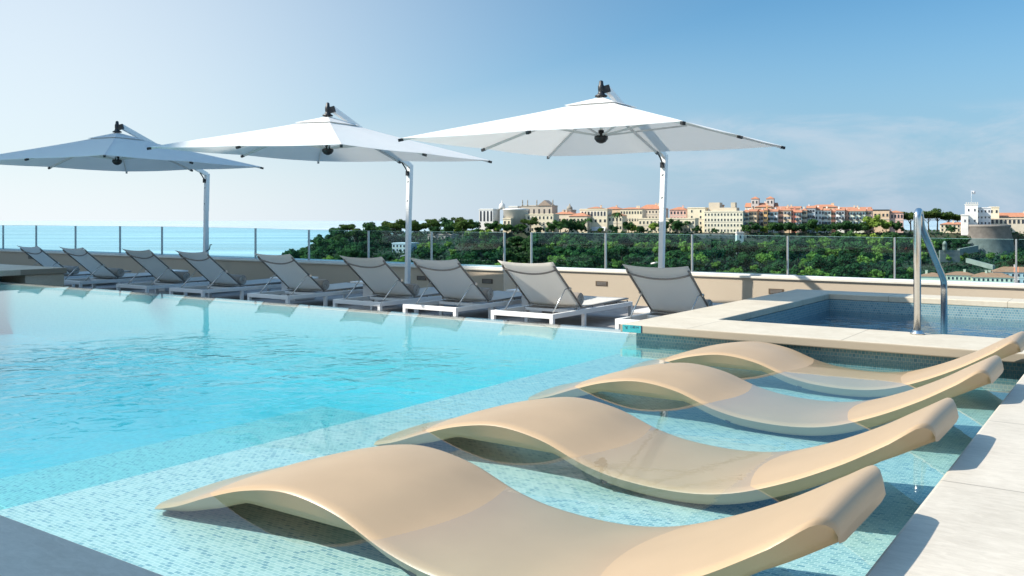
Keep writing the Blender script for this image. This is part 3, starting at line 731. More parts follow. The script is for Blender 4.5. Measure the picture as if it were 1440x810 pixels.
# blocks kept clear of trees (x0, x1, y0, y1 of the photo at the tree's foot)
CLEAR = [(540, 590, 352, 366), (985, 1062, 326, 352), (1318, 1356, 357, 372), (1290, 1445, 376, 420), (1372, 1436, 318, 366)]
cnt = 0
rows = [(452, .9), (470, .9), (490, .95), (508, 1), (526, 1), (544, 1), (562, 1), (578, 1), (592, .9)]
for ri, (Y, s0) in reversed(list(enumerate(rows))):
    step = 15.5+.6*ri
    x = 380+rt.random()*step
    while x < 1450:
        yy = Y+rt.uniform(-7, 7); X = (x-720)*yy/F; z = hill(X, yy); py = HOR+(1-z)*F/yy
        ok = z > SEA+8 and HOR+(1-z-7*s0)*F/yy < (385 if x < 700 else 402) and not any(a < x < b_ and c < py < d for a, b_, c, d in CLEAR)
        if ok and cnt < 290:
            q = rt.random(); kind = 'light' if q < (.5 if ri < 5 else .36) else 'dark'
            if x < 680 and ri > 5: kind = 'pine' if q < .3 else ('light' if q > .85 else 'dark')
            sz = 1.3*s0*rt.choice((.6, .7, .85, .95, 1.05, 1.25))*rt.uniform(.9, 1.1)*(1.0 if kind != 'light' else .85)
            lim = (1-(z+10.2*sz)); top = HOR+lim*F/yy
            cut = 323 if x > 690 else (311 if x > 500 else 318)
            for a_, b2, y_, ym in ((540, 585, 356, 545), (985, 1062, 336, 700), (1366, 1445, 352, 700), (1312, 1362, 346, 540), (1285, 1445, 384, 450), (596, 640, 337, 580), (1322, 1366, 324, 700), (370, 425, 331, 700)):
                if a_-8 < x < b2+8 and yy < ym: cut = max(cut, y_)
            if top < cut: sz *= max(0, 1-(cut-top)*yy/F/(10.2*sz))
            if sz < .4: x += step*.5; continue
            tree(kind, x, yy, sz, '%s %s' % (KL[kind], zone(x)), 'trees of the wooded hill', z); cnt += 1
        x += step*rt.uniform(.7, 1.5)*(1.25 if Y < 500 else 1)
# crest trees in front of the buildings
crest = [('pine', 488, 596, .95), ('dark', 522, 602, .9), ('pine', 548, 606, .9), ('dark', 575, 604, .95), ('pine', 606, 606, .85), ('dark', 628, 604, 1.0), ('pine', 645, 604, .9), ('dark', 664, 604, 1.0), ('dark', 690, 600, .85), ('light', 700, 597, .8), ('dark', 712, 600, .7),
         ('pine', 746, 598, .95), ('dark', 788, 598, 1.0), ('dark', 800, 600, 1.0), ('dark', 812, 597, .9), ('dark', 818, 598, .7), ('palm', 828, 604, 1.2), ('dark', 864, 598, .6), ('dark', 884, 598, .85), ('palm', 868, 612, 1.5), ('light', 892, 600, .7),
         ('light', 918, 600, .85), ('dark', 952, 598, 1.0), ('palm', 966, 602, 1.0), ('dark', 1006, 592, .4), ('dark', 1050, 598, .7), ('dark', 1062, 600, .8), ('light', 1074, 598, .6), ('dark', 1086, 600, .8), ('dark', 1132, 600, .7), ('dark', 1163, 598, .75), ('dark', 1216, 600, .8), ('dark', 722, 600, .6), ('dark', 734, 600, .7), ('dark', 758, 600, .5), ('dark', 776, 598, .8), ('light', 844, 598, .5), ('dark', 902, 600, .6), ('dark', 932, 598, .8), ('dark', 980, 600, .6), ('dark', 1098, 598, .85), ('dark', 1110, 600, .8), ('dark', 1122, 598, .7), ('dark', 1142, 600, 1.0), ('light', 1150, 597, .6), ('dark', 1176, 598, .8), ('dark', 1190, 600, .9), ('dark', 1204, 598, .8),
         ('light', 1228, 602, 1.35), ('light', 1246, 602, 1.0), ('dark', 1261, 602, .85), ('pine', 1281, 640, 1.2), ('pine', 1306, 660, 1.3), ('pine', 1318, 660, 1.4), ('pine', 1334, 660, 1.2), ('pine', 1346, 660, 1.1), ('dark', 1338, 590, .6), ('dark', 1356, 585, .7), ('dark', 1414, 520, .9), ('dark', 1430, 520, 1.2), ('dark', 1440, 525, 1.3)]
for kind, px, Y, s in crest:
    if 588 <= Y <= 606 and px > 680: Y, gz_ = 609+rt.uniform(-1, 3), -8.6
    else: gz_ = None
    lab = {'dark': 'dark evergreen tree', 'light': 'bright green tree', 'pine': 'stone pine', 'palm': 'palm tree'}[kind]+' on the crest '
    near = [(600, 'left of the middle umbrella pole'), (680, 'between the middle umbrella pole and the white museum'), (735, 'before the round white museum'), (785, 'before the left part of the long cream palace'), (858, 'before the red roofed villas'), (935, 'just left of the right umbrella pole'), (1020, 'just right of the right umbrella pole'), (1215, 'below the coloured townhouses'), (1275, 'at the right end of the townhouses'), (1352, 'left of the fort tower'), (2000, 'beside the round bastion')]
    tree(kind, px, Y, s*1.12, lab+[s_ for a, s_ in near if px < a][0], 'trees along the crest', gz_)
# undergrowth: one mass
b = MB(); ru = random.Random(4)
for _ in range(34000):
    px = ru.uniform(392, 1480); Y = ru.uniform(445, 610); X = (px-720)*Y/F; z = hill(X, Y)
    if z < SEA+6: continue
    p = Vector((X, Y, z+ru.uniform(0, 3.4)*ru.random()))
    nrm = Vector((ru.gauss(-.3, .5), ru.gauss(-.5, .5), ru.gauss(.6, .4))).normalized(); a = nrm.orthogonal().normalized(); c = nrm.cross(a); s = ru.uniform(.5, 1.2)
    b.add([p-a*s, p-c*s*.8, p+a*s, p+c*s*.8], [(0, 1, 2, 3)])
o = b.build('undergrowth', M['scrub']); o['kind'] = 'stuff'

# ------------------------------------------------------------------ old town
WINM = {}
def win_mesh(w, h, arch, mat, sh=None):
    k = (round(w, 1), round(h, 1), arch, mat, sh)
    if k not in WINM:
        b = MB()
        poly = [(-w/2, 0), (w/2, 0), (w/2, h)]+([(w/2*math.cos(a), h+w/2*math.sin(a)) for a in (.78, 1.57, 2.36)] if arch else [])+[(-w/2, h)]
        e = .22; big = [(x*(1+2*e/w), (z-h/2)*(1+2*e/h)+h/2) for x, z in poly]
        for pl, d0, d1, mi in ((big, -.06, .3, 1), (poly, -.09, -.0601, 0)):
            n = len(pl); vs = [(x, d0, z) for x, z in pl]+[(x, d1, z) for x, z in pl]
            b.add(vs, [tuple(range(n)), tuple(range(n, 2*n))[::-1]]+[((i+1) % n, i, n+i, n+(i+1) % n) for i in range(n)], mi)
        mats = [M['window'], mat]
        if sh:
            for s in (-1, 1): b.box(s*(w/2+.35)-.3, s*(w/2+.35)+.3, -.1, -.0602, 0, h, 2)
            mats.append(sh)
        WINM[k] = b.mesh('window', mats)
    return WINM[k]
PLAIN = plaster((.62, .57, .48))
def building(name, label, x0, x1, yt, yb, Y, c, rows, cols, roof='flat', rh=4, depth=16, arch=False, wsize=(1.3, 2.0), yaw=-R(24), sh=None, group=None, balc=False, roofmat=None, cat='building'):
    c = tuple(min(.8, q*1.22) for q in c); depth = min(depth, 11)
    px = Y/F; w = (x1-x0)*px*1.04; zb = 1-(yb-HOR)*px-6; h = (yb-yt)*px+6; X = ((x0+x1)/2-720)*px
    t = empty(name, (X, Y, zb), yaw, label, cat, group)
    pm = plaster(c)
    b = MB(); b.box(-w/2, w/2, 0, depth, 0, h)
    b.build('wall', pm, t)
    rm = roofmat or M['terracotta']; r_ = rh*px
    b = MB()
    if roof == 'flat':
        b.box(-w/2-.25, w/2+.25, -.25, depth+.25, h+.002, h+.55); b.box(-w/2+.3, w/2-.3, .3, depth-.3, h+.551, h+.7)
        b.build('cornice', pm if roofmat is None else rm, t)
    elif roof == 'gable':
        vs = [(-w/2-.4, -.5, h), (w/2+.4, -.5, h), (w/2+.4, depth+.5, h), (-w/2-.4, depth+.5, h), (-w/2-.4, depth/2, h+r_), (w/2+.4, depth/2, h+r_)]
        b.add(vs, [(0, 1, 5, 4), (2, 3, 4, 5), (3, 0, 4), (1, 2, 5), (3, 2, 1, 0)]); b.build('roof', rm, t)
    elif roof == 'front':
        vs = [(-w/2-.4, -.5, h), (w/2+.4, -.5, h), (w/2+.4, depth+.5, h), (-w/2-.4, depth+.5, h), (0, -.5, h+r_), (0, depth+.5, h+r_)]
        b.add(vs, [(0, 1, 4), (2, 3, 5), (0, 4, 5, 3), (1, 2, 5, 4), (3, 2, 1, 0)]); b.build('roof', rm, t)
    else:
        i = min(w, depth)*.42; i2 = min(w/2-.2, i)
        vs = [(-w/2-.5, -.5, h), (w/2+.5, -.5, h), (w/2+.5, depth+.5, h), (-w/2-.5, depth+.5, h), (-w/2+i2, depth/2, h+r_), (w/2-i2, depth/2, h+r_)]
        b.add(vs, [(0, 1, 5, 4), (2, 3, 4, 5), (3, 0, 4), (1, 2, 5), (3, 2, 1, 0)]); b.build('roof', rm, t)
    if rows >= 2 and w > 8:
        b = MB(); b.box(-w/2-.12, w/2+.12, -.14, -.003, 6+(yb-yt)*px*.52, 6+(yb-yt)*px*.52+.35); b.build('string_course', PLAIN, t)
    if roof in ('gable', 'hip'):
        for k in range(1+int(w/14)):
            cx = random.uniform(-w*.35, w*.35); cy_ = random.uniform(depth*.3, depth*.6)
            b = MB(); b.box(cx-.5, cx+.5, cy_-.4, cy_+.4, h, h+r_+.9); b.box(cx-.6, cx+.6, cy_-.5, cy_+.5, h+r_+.901, h+r_+1.1); b.build('chimney', pm, t)
    if rows and cols:
        ww, wh = wsize; me = win_mesh(ww, wh, arch, plaster(tuple(min(.75, q*1.12) for q in c)), sh)
        hv = (yb-yt)*px; 
        for r2 in range(rows):
            for c2 in range(cols):
                o = bpy.data.objects.new('window', me); C.objects.link(o); o.parent = t
                o.location = (-w/2+w*(c2+.5)/cols, 0, 6+hv*(r2+.5)/rows-wh*.5)
                if balc and r2 > 0 and (c2+r2) % 2 == 0:
                    bb = MB(); bb.box(-ww*.9, ww*.9, -.9, -.1, -.3, -.12); bb.box(-ww*.9, ww*.9, -.9, -.84, -.119, .75)
                    if 'balc' not in WINM: WINM['balc'] = bb.mesh('balcony', M['window'])
                    k = bpy.data.objects.new('balcony', WINM['balc']); C.objects.link(k); k.parent = t; k.location = (o.location.x, 0, o.location.z)
    return t
CR, WH, PK, OR, GR, BE, PE = (.60, .52, .38), (.64, .61, .56), (.55, .36, .30), (.55, .33, .14), (.46, .49, .50), (.55, .47, .36), (.58, .42, .28)
D0 = 625
t = building('museum', 'round white museum with a small lantern dome at the left end of the old town', 673, 694, 295, 314, 622, WH, 1, 4, 'flat', wsize=(1.4, 6.5), depth=22, arch=True, cat='museum')
px = 622/F
b = MB(); b.lathe([(8.6, 0), (8.6, 14.8), (9, 15), (9, 15.8), (5, 16.4)], (17, 12, 0), 28); b.build('rotunda', plaster(WH), t)
b = MB(); b.lathe([(2.2, 15.5), (2.2, 17.5), (2.0, 18.6), (1.2, 19.6), (.35, 20.2), (.3, 21.8)], (7.5, 10, 0), 14); b.build('dome', plaster(WH), t)
building('rear_block', 'small plain white block rising behind the round museum', 715, 728, 291, 300, 660, WH, 1, 2)
t = building('palace', 'brownish grand palace with a pedimented roof and statues, highest left of the right pole', 732, 777, 290, 306, 655, (.42, .36, .29), 1, 6, 'flat', wsize=(1.2, 3.2), arch=True, depth=24, cat='palace')
b = MB(); q = 655/F
b.add([(1, -.6, 14.6), (11.6, -.6, 14.6), (6.3, -.6, 18.6), (1, 8, 14.6), (11.6, 8, 14.6), (6.3, 8, 18.6)], [(0, 1, 2), (5, 4, 3), (0, 2, 5, 3), (1, 4, 5, 2), (0, 3, 4, 1)]); b.build('pediment', plaster((.34, .26, .2)), t)
for x in (.2, 12.6, -11, -7):
    b = MB(); b.lathe([(.5, 14.7), (.45, 15.6), (.3, 16), (.5, 17), (.35, 18), (.42, 18.5), (.1, 19)], (x, 0, 0), 8); b.build('statue', M['oldstone'], t)
building('long_palace', 'long cream three storey palace front below the round museum', 718, 779, 302, 327, 618, CR, 3, 11, 'flat', wsize=(1.2, 1.9), depth=18)
building('wing_house', 'low cream wing at the left foot of the long palace', 707, 718.6, 308, 327, 616, CR, 2, 2, 'flat', wsize=(1.2, 1.9))
building('town_house', 'low house with a long red roof right of the pedimented palace', 779, 806, 301, 318, 640, BE, 1, 5, 'hip', 4)
t = building('chapel', 'small grey chapel with a statue topped cupola between the palaces', 791, 803, 296, 308, 662, (.36, .32, .28), 1, 2, 'flat')
b = MB(); b.lathe([(2.2, 13), (2.2, 14.2), (1.6, 15.2), (.7, 15.8), (.4, 17), (.1, 17.4)], (0, 6, 0), 12); b.build('cupola', M['oldstone'], t)
building('town_house', 'cream villa with a red hipped roof in front of the long red roof', 800, 826, 304, 326, 622, CR, 2, 5, 'hip', 4.5)
t = building('town_house', 'taller cream house with dark top floor openings and a white awning', 815, 854, 295, 326, 626, CR, 1, 6, 'flat', wsize=(1.5, 2), depth=16)
for k in range(8):
    o = bpy.data.objects.new('window', win_mesh(1.2, 2.4, True, plaster(WH))); C.objects.link(o); o.parent = t; o.location = (-8+k*2.3, 0, 6+11)
b = MB(); b.add([(-1.5, -.1, 9.5), (9, -.1, 9.5), (9, -2.6, 6.9), (-1.5, -2.6, 6.9), (-1.5, -.1, 9.3), (9, -.1, 9.3), (9, -2.6, 6.7), (-1.5, -2.6, 6.7)], [(0, 1, 2, 3), (7, 6, 5, 4), (3, 2, 6, 7), (0, 3, 7, 4), (1, 5, 6, 2)]); b.build('awning', M['canvas'], t)
building('roof_pavilion', 'small red roofed attic house behind the house with the white awning', 826, 844, 293, 300, 650, PE, 1, 4, 'hip', 2.5, wsize=(.9, 1.2))
building('town_house', 'narrow cream house with a red roof right of the white awning', 855, 875, 303, 326, 622, CR, 2, 4, 'hip', 4)
building('town_house', 'long cream building with three rows of windows left of the right umbrella pole', 872, 903, 294, 324, 640, CR, 3, 8, 'hip', 2.5, wsize=(1.1, 1.9), depth=20)
building('town_house', 'red roofed house behind, its roof highest beside the right umbrella pole', 898, 934, 294, 310, 655, BE, 2, 8, 'hip', 6.5, wsize=(1.0, 1.6), depth=20)
building('town_house', 'orange roofed house far behind the long cream building', 850, 872, 294, 308, 668, PE, 1, 4, 'hip', 3.5)
building('town_house', 'low cream building behind the right umbrella pole', 898, 976, 308, 328, 616, CR, 2, 15, 'flat', wsize=(1.1, 1.9), depth=14)
building('town_house', 'pink house with a red roof just right of the right umbrella pole', 942, 965, 295, 312, 640, PK, 2, 5, 'hip', 4)
t = building('office_block', 'tall cream block with a square stair tower on its roof', 967, 991, 293, 326, 628, CR, 4, 2, 'flat', wsize=(1.1, 1.7), depth=24)
b = MB(); b.box(10-2.5-.5, 10+3.5+1, 8, 18, 10, 26.3); b.build('stair_tower', plaster(BE), t)
t = building('office_block', 'broad pale cream block with four rows of windows beside the townhouses', 991, 1043, 298, 328, 618, (.62, .56, .43), 4, 12, 'flat', wsize=(1.0, 1.6), depth=22)
b = MB(); b.box(-9, 8, 5, 16, 20.6, 23.5); b.box(4, 7, 6, 12, 23.6, 27); b.build('roof_house', plaster(BE), t)
building('town_house', 'orange topped house behind the broad pale cream block', 1000, 1014, 289, 305, 660, PE, 1, 3, 'flat', roofmat=M['terracotta'])
t = building('church', 'pale church with twin square bell towers above the roofs', 1049, 1090, 291, 306, 670, WH, 0, 0, 'gable', 6, depth=22, cat='church')
q = 670/F
for x0 in (1057, 1077.5):
    xx = (x0+5-1069.5)*q
    b = MB(); b.box(xx-2.7, xx+2.7, -1, 4.4, 6, 6+(306-279.5)*q); tw = b.build('bell_tower', plaster((.58, .5, .46)), t)
    b = MB(); zt = 6+(306-279.5)*q; b.add([(xx-3.1, -1.4, zt), (xx+3.1, -1.4, zt), (xx+3.1, 4.8, zt), (xx-3.1, 4.8, zt), (xx, 1.7, zt+1.8)], [(0, 1, 4), (1, 2, 4), (2, 3, 4), (3, 0, 4), (3, 2, 1, 0)]); b.build('roof', M['terracotta'], tw)
    for dz in (-3.6, -7.6):
        for dx in (-1.3, 1.3):
            o = bpy.data.objects.new('window', win_mesh(1.1, 1.7, True, plaster(WH))); C.objects.link(o); o.parent = tw; o.location = (xx+dx, -1, zt+dz)
towns = [(1043, 1053, 298, BE, 'beige townhouse touching the broad pale cream block'), (1053, 1064, 297, PE, 'ochre townhouse left of the bluish white one'), (1064, 1074, 298, GR, 'bluish white townhouse below the left bell tower'),
         (1074, 1079, 296, OR, 'narrow bright orange townhouse'), (1079, 1093, 297, (.56, .57, .58), 'wide bluish white townhouse right of the orange one'), (1093, 1102, 296, PK, 'pink townhouse left of a beige one'),
         (1102, 1112.5, 296, PE, 'beige orange townhouse between pink and red ones'), (1112.5, 1120, 298, (.50, .20, .15), 'dark red townhouse'), (1120, 1127, 298, (.42, .33, .28), 'brownish townhouse right of the dark red one'),
         (1127, 1134.5, 296, BE, 'narrow beige townhouse near the middle of the row'), (1134.5, 1146, 293, GR, 'grey white townhouse, tallest of the row'), (1146, 1155.5, 295, WH, 'white townhouse right of the tallest grey one'),
         (1155.5, 1168, 296, (.62, .6, .52), 'wide off white townhouse'), (1168, 1176, 297, (.52, .27, .22), 'brick red townhouse near the right half of the row'), (1176, 1187, 296, WH, 'white townhouse right of the brick red one'),
         (1187, 1196, 297, PK, 'pink townhouse left of the pale green one'), (1196, 1216, 297, (.56, .58, .47), 'wide pale green townhouse'), (1216, 1226, 296, (.58, .38, .33), 'salmon townhouse beside the bright green tree')]
shut = [plaster((.12, .22, .25)), plaster((.2, .16, .1)), plaster((.3, .33, .35)), None]
for i, (x0, x1, yt, c, lab) in enumerate(towns):
    building('townhouse', lab+' in the old town row', x0, x1-.3, yt+rt.uniform(-.6, .6), 324, 620+rt.uniform(-5, 5), tuple(max(0, q*1.05) for q in c), 4, 2 if x1-x0 < 11 else (3 if x1-x0 < 15 else 5), 'gable' if i % 3 else 'hip', rt.uniform(2.5, 4.5), 14, wsize=(1.1, 1.7), sh=shut[i % 4], group='townhouses of the old town', balc=i % 2 == 0)
building('town_house', 'red roofed house rising behind the left townhouses', 1062, 1084, 291, 300, 648, PE, 1, 5, 'hip', 3.5)
building('town_house', 'brownish red roofed house behind the middle townhouses', 1094, 1124, 293, 300, 652, BE, 1, 6, 'gable', 3)
building('town_house', 'orange roofed house behind the tallest grey townhouse', 1140, 1176, 291, 300, 655, PE, 1, 6, 'hip', 3.5)
building('town_house', 'red roofed house behind the pale green townhouse', 1180, 1222, 294, 300, 655, BE, 1, 6, 'gable', 3)
building('town_house', 'flat dark roofed house at the right end of the row, behind the bright tree', 1224, 1249, 296, 322, 634, PE, 2, 5, 'flat', roofmat=M['window'])
building('town_house', 'pink house with arched windows closing the right end of the row', 1249, 1269, 299, 322, 632, PK, 2, 5, 'hip', 3, arch=True)
# square with parked cars
def make_car():
    t = empty('parked_car', (0, 0, 0), 0, '', 'car', 'red cars parked on the square')
    b = MB(); b.prism([(-2.1, -.85), (2.1, -.85), (2.1, .85), (-2.1, .85)], .35, .95)
    b.add([(-1.3, -.8, .951), (1.5, -.8, .951), (1.5, .8, .951), (-1.3, .8, .951), (-.8, -.65, 1.5), (1.0, -.65, 1.5), (1.0, .65, 1.5), (-.8, .65, 1.5)], [(0, 1, 5, 4), (1, 2, 6, 5), (2, 3, 7, 6), (3, 0, 4, 7), (4, 5, 6, 7)]); b.build('body', M['red'], t, .08)
    for x in (-1.3, 1.3):
        for y in (-.86, .86):
            b = MB(); b.tube([(x, y-.1, .33), (x, y+.1, .33)], .33, 12); b.build('wheel', M['rubber'], t)
    return t
c0 = None
for px_, lab in ((1258, 'leftmost of the red cars parked on the square by the pink end house'), (1266.5, 'middle one of the red cars parked on the square'), (1276, 'rightmost of the red cars parked on the square, nearest the steel rail')):
    o = make_car() if c0 is None else copy_tree(c0); c0 = c0 or o
    p = at(px_, 324.5, 600); p.z = hill(p.x, 600)+.15; o.location = p; o.rotation_euler = (0, 0, rt.uniform(-.2, .2)); o['label'] = lab; o.scale = (1, 1, 1.2)
# ramparts and small walls
def wallseg(label, pa, pb, Y0, Y1, h, mat=None, th=1.5, name='rampart_wall', cren=False):
    a = at(*pa, Y0); c = at(*pb, Y1); t = empty(name, a, 0, label, 'wall')
    d = c-a
    b = MB(); n = Vector((-d.y, d.x, 0)).normalized()*th
    vs = [Vector((0, 0, -h)), Vector((d.x, d.y, d.z-h)), Vector((d.x, d.y, d.z)), Vector((0, 0, 0))]; vs += [v_+n for v_ in vs]
    b.add(vs, [(0, 1, 2, 3), (7, 6, 5, 4), (3, 2, 6, 7), (0, 4, 5, 1), (0, 3, 7, 4), (1, 5, 6, 2)]); b.build('wall_body', mat or M['oldstone'], t)
    return t
wallseg('pale retaining wall of the terrace under the broad cream block', (975, 328), (1050, 328), 606, 606, 9)
t = wallseg('old stone rampart wall left below the round bastion', (1322, 352), (1350, 352), 540, 540, 7, M['darkstone'])
b = MB(); b.lathe([(.9, -1), (1.3, 1), (1.3, 3.4), (1.5, 3.5), (.8, 5), (.1, 5.6)], (3, .5, 0), 10); b.build('turret', M['oldstone'], t)
wallseg('stone wall climbing from the old rampart to the bastion', (1350, 350), (1376, 345), 540, 570, 4, M['oldstone'])
wallseg('sloping road wall among the trees below the bastion', (1358, 363), (1396, 373), 520, 500, 2.5, M['oldstone'])
wallseg('low stone road wall crossing the foot of the hill', (700, 373), (1120, 386), 478, 462, 2.2, M['darkstone'])
t = empty('watch_tower', at(1041, 346, 588), 0, 'small white watch tower on the retaining wall', 'tower')
b = MB(); b.box(-2.2, 2.2, 0, 4, -6, 8.4); b.box(-2.5, 2.5, -.3, 4.3, 8.41, 9.2); b.build('wall', plaster(WH), t)
o = bpy.data.objects.new('window', win_mesh(1, 1.6, True, plaster(WH))); C.objects.link(o); o.parent = t; o.location = (0, 0, 5)
t = building('garden_house', 'grey house with white walls half hidden in the trees left of the middle pole', 550, 577, 343, 355, 548, (.5, .5, .52), 2, 5, 'flat', wsize=(1.2, 1.4), cat='house')
building('garden_pavilion', 'flat pavilion with a pink roof among the pines right of the middle pole', 600, 636, 330, 338, 580, (.5, .36, .3), 1, 7, 'hip', 3, wsize=(1.2, 1.4), roofmat=plaster((.52, .34, .28)), cat='pavilion')
# fort
px5 = 600/F
t = building('fort_keep', 'white crenellated fort tower flying a flag', 1359, 1374, 288, 318, 600, WH, 2, 2, 'flat', wsize=(.9, 1.6), depth=8, cat='tower')
h = 6+30*px5
b = MB()
for k in range(6): b.box(-3.5+k*1.3-.0, -3.5+k*1.3+.75, -.24, .4, h+.71, h+1.7)
b.build('battlement', plaster(WH), t)
fl = empty('flagpole', at(1366, 288, 604), 0, 'thin flagpole with a small white flag on the fort tower', 'flagpole'); fl.location.z += .5
b = MB(); b.tube([(0, 0, 0), (0, 0, 9)], [.12, .08], 8); b.build('pole', M['white_metal'], fl)
b = MB(); vs = []; fs = []
for i in range(9):
    for z in (0, 1): vs.append((-.0+i*.34, .25*math.sin(i*.9), 6.9+z*2-.03*i))
for i in range(8): fs.append((2*i, 2*i+2, 2*i+3, 2*i+1))
b.add(vs, fs, 0, True); o = b.build('flag', M['flagcloth'], fl); sd = o.modifiers.new('thickness', 'SOLIDIFY'); sd.thickness = .03
building('fort_wing', 'low white fort wing left of the flag tower', 1353, 1361, 303, 318, 597, WH, 1, 1, 'flat', wsize=(.9, 1.6), depth=10, cat='fort')
building('fort_wing', 'white fort block right of the flag tower', 1374.5, 1392, 293, 318, 603, (.55, .54, .53), 3, 4, 'flat', wsize=(.9, 1.5), depth=12, cat='fort')
building('fort_wing', 'cream square fort turret standing behind the arcade', 1392, 1404, 292, 303, 622, CR, 1, 2, 'flat', depth=8, cat='fort')
building('fort_palace', 'long arcaded palace wing on top of the round bastion', 1392.5, 1460, 308.5, 316, 610, BE, 1, 13, 'flat', wsize=(1.5, 2.2), arch=True, depth=12, cat='palace')
building('fort_palace', 'upper palace floor with a long red roof at the right edge', 1406, 1470, 305, 312, 624, BE, 1, 12, 'gable', 6, wsize=(1.0, 1.5), depth=14, cat='palace')
building('barracks', 'low cream building with a flat red roof left of the bastion', 1326, 1376, 315.5, 326, 614, CR, 2, 10, 'hip', 3, wsize=(1.1, 1.5), depth=12)
a = at(1403, 316, 586); t = empty('bastion', (a.x, a.y+13, a.z-24), 0, 'big round grey stone bastion at the right end of the old town', 'bastion')
b = MB(); b.lathe([(18.5, -8), (17, 4), (13.4, 22.2), (13.9, 22.6), (13.9, 24), (12.5, 24.01)], (0, 0, 0), 40); b.build('wall', M['darkstone'], t)
building('harbour_house', 'small red roofed house low on the hill, seen through the steel rail', 1296, 1326, 389, 405, 430, CR, 1, 6, 'hip', 5, 10, wsize=(.9, 1.4), group='houses at the foot of the hill', cat='house')
building('harbour_house', 'red roofed house low on the hill, just right of the steel rail', 1334, 1369, 387, 405, 436, CR, 2, 7, 'hip', 4.5, 10, wsize=(.9, 1.3), group='houses at the foot of the hill', cat='house')
building('harbour_house', 'cream house with a broken red roofline near the right edge', 1371, 1421, 390, 405, 428, CR, 2, 9, 'hip', 6, 11, wsize=(.9, 1.3), group='houses at the foot of the hill', cat='house')
building('harbour_house', 'larger grey house with a red roof above the others at the right edge', 1403, 1470, 383, 400, 448, (.42, .42, .42), 2, 10, 'hip', 7, 12, wsize=(1.0, 1.3), group='houses at the foot of the hill', cat='house')

# ------------------------------------------------------------------ light, sky, camera
EL = R(41)
sd_ = (W(.74, .673, 0)).normalized()                 # light travels this way over the ground
d = Vector((sd_.x*math.cos(EL), sd_.y*math.cos(EL), -math.sin(EL)))
li = bpy.data.lights.new('sun', 'SUN'); li.energy = 4.6; li.angle = R(.53); li.color = (1, .94, .84)
lo = bpy.data.objects.new('sun', li); C.objects.link(lo); lo.rotation_euler = d.to_track_quat('-Z', 'Y').to_euler(); lo.location = (-20, 0, 40)
w = bpy.data.worlds.new('World'); scene.world = w; w.use_nodes = True
nt = w.node_tree; L = nt.links
for n_ in list(nt.nodes): nt.nodes.remove(n_)
out = N(nt, 'ShaderNodeOutputWorld'); bg = N(nt, 'ShaderNodeBackground', Strength=.09)
sky = N(nt, 'ShaderNodeTexSky'); sky.sky_type = 'NISHITA'; sky.sun_disc = False; sky.sun_elevation = EL
sky.sun_rotation = math.atan2(-sd_.x, -sd_.y); sky.altitude = 60; sky.air_density = 1.0; sky.dust_density = .6; sky.ozone_density = 1.6
tc = N(nt, 'ShaderNodeTexCoord'); sp = N(nt, 'ShaderNodeSeparateXYZ'); L.new(tc.outputs['Generated'], sp.inputs[0])
# thin wispy cloud band low over the horizon
mp = N(nt, 'ShaderNodeMapping'); mp.inputs['Scale'].default_value = (3, 3, 10); L.new(tc.outputs['Generated'], mp.inputs[0])
nz = N(nt, 'ShaderNodeTexNoise', Scale=2.2, Detail=9.0, Roughness=.62, Distortion=.4); L.new(mp.outputs[0], nz.inputs['Vector'])
mr = N(nt, 'ShaderNodeMapRange', interpolation_type='SMOOTHSTEP'); mr.inputs[1].default_value = .40; mr.inputs[2].default_value = .68; L.new(nz.outputs[0], mr.inputs[0])
bd = N(nt, 'ShaderNodeMapRange', interpolation_type='SMOOTHSTEP'); bd.inputs[1].default_value = .122; bd.inputs[2].default_value = .100; L.new(sp.outputs[2], bd.inputs[0])
cm = N(nt, 'ShaderNodeMath', operation='MULTIPLY'); L.new(mr.outputs[0], cm.inputs[0]); L.new(bd.outputs[0], cm.inputs[1])
cs = N(nt, 'ShaderNodeMath', operation='MULTIPLY'); cs.inputs[1].default_value = .5; L.new(cm.outputs[0], cs.inputs[0])
def maprange(src, a, b_, lo, hi):
    n_ = N(nt, 'ShaderNodeMapRange', interpolation_type='SMOOTHSTEP'); L.new(src, n_.inputs[0])
    for i, v_ in enumerate((a, b_, lo, hi)): n_.inputs[1+i].default_value = v_
    return n_.outputs[0]
def mixc(f_, a, b_):
    n_ = N(nt, 'ShaderNodeMix', data_type='RGBA')
    for sock, v_ in ((n_.inputs[0], f_), (n_.inputs[6], a), (n_.inputs[7], b_)):
        if isinstance(v_, tuple): sock.default_value = v_
        elif isinstance(v_, float): sock.default_value = v_
        else: L.new(v_, sock)
    return n_.outputs[2]
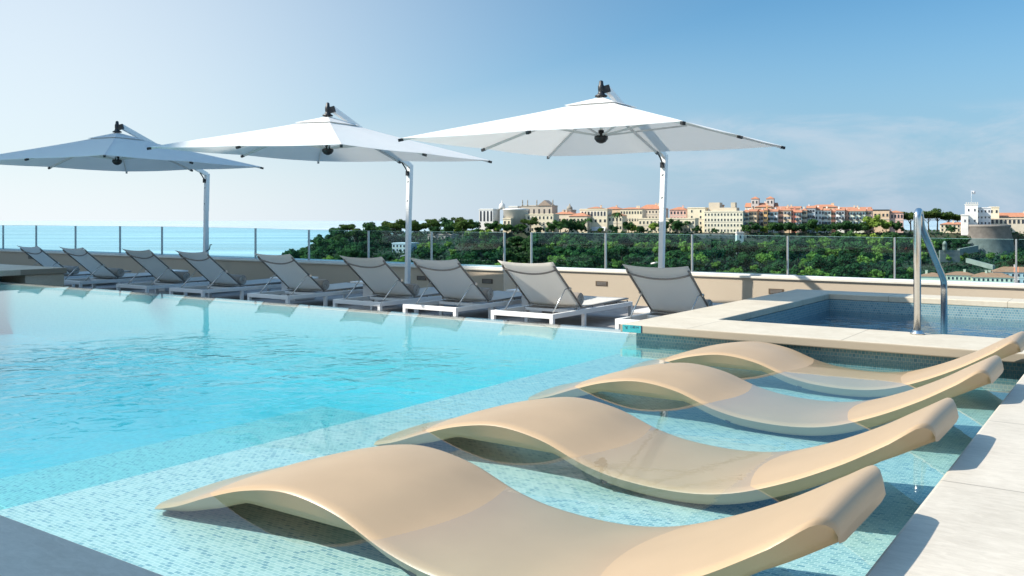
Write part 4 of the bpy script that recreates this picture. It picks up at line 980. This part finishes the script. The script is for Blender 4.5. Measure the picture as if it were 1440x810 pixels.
# the clear blue air away from the sun, and the sea haze that brightens towards the sun's side
tint = N(nt, 'ShaderNodeMix', data_type='RGBA', blend_type='MULTIPLY'); tint.inputs[0].default_value = 1; L.new(sky.outputs[0], tint.inputs[6]); tint.inputs[7].default_value = (.47, .81, .94, 1)
side = maprange(sp.outputs[0], .38, -.5, 0, 1)
back = maprange(sp.outputs[1], .45, -.35, 0, .4)
sd2 = N(nt, 'ShaderNodeMath', operation='MAXIMUM'); L.new(side, sd2.inputs[0]); L.new(back, sd2.inputs[1]); 
haze_c = mixc(side, (2.45, 3.55, 4.65, 1), (6.2, 6.6, 6.85, 1))
low = maprange(sp.outputs[2], .26, -.02, 0, .97)
lift = N(nt, 'ShaderNodeMath', operation='MULTIPLY'); L.new(side, lift.inputs[0]); L.new(maprange(sp.outputs[2], .95, .0, 0, .80), lift.inputs[1])
fac = N(nt, 'ShaderNodeMath', operation='MAXIMUM'); L.new(low, fac.inputs[0]); L.new(lift.outputs[0], fac.inputs[1])
base = mixc(fac.outputs[0], tint.outputs[2], haze_c)
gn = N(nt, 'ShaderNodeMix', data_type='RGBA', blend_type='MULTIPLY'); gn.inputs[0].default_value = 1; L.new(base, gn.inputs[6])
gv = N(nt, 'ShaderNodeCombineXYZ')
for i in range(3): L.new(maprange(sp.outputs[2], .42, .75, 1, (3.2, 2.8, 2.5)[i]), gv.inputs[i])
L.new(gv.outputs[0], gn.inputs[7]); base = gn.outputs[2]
cr = N(nt, 'ShaderNodeMath', operation='MULTIPLY'); L.new(cs.outputs[0], cr.inputs[0]); L.new(maprange(sp.outputs[0], -.12, .22, 0.0, 1), cr.inputs[1])
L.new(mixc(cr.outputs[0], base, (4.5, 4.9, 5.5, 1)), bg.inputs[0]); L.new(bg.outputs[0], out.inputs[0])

cam = bpy.data.cameras.new('camera'); co = bpy.data.objects.new('camera', cam); C.objects.link(co)
co.location = (0, 0, 1); co.rotation_euler = (R(90), 0, 0); cam.sensor_width = 36; cam.lens = 36*F/1440
cam.shift_y = -(405-HOR)/1440
cam.clip_start = .05; cam.clip_end = 400000
scene.camera = co
scene.view_settings.view_transform = 'Standard'; scene.view_settings.look = 'None'; scene.view_settings.exposure = 0.72; scene.view_settings.gamma = 1
scene.cycles.transparent_max_bounces = 24; scene.cycles.max_bounces = 10; scene.cycles.caustics_reflective = False; scene.cycles.caustics_refractive = False
scene.cycles.use_denoising = True
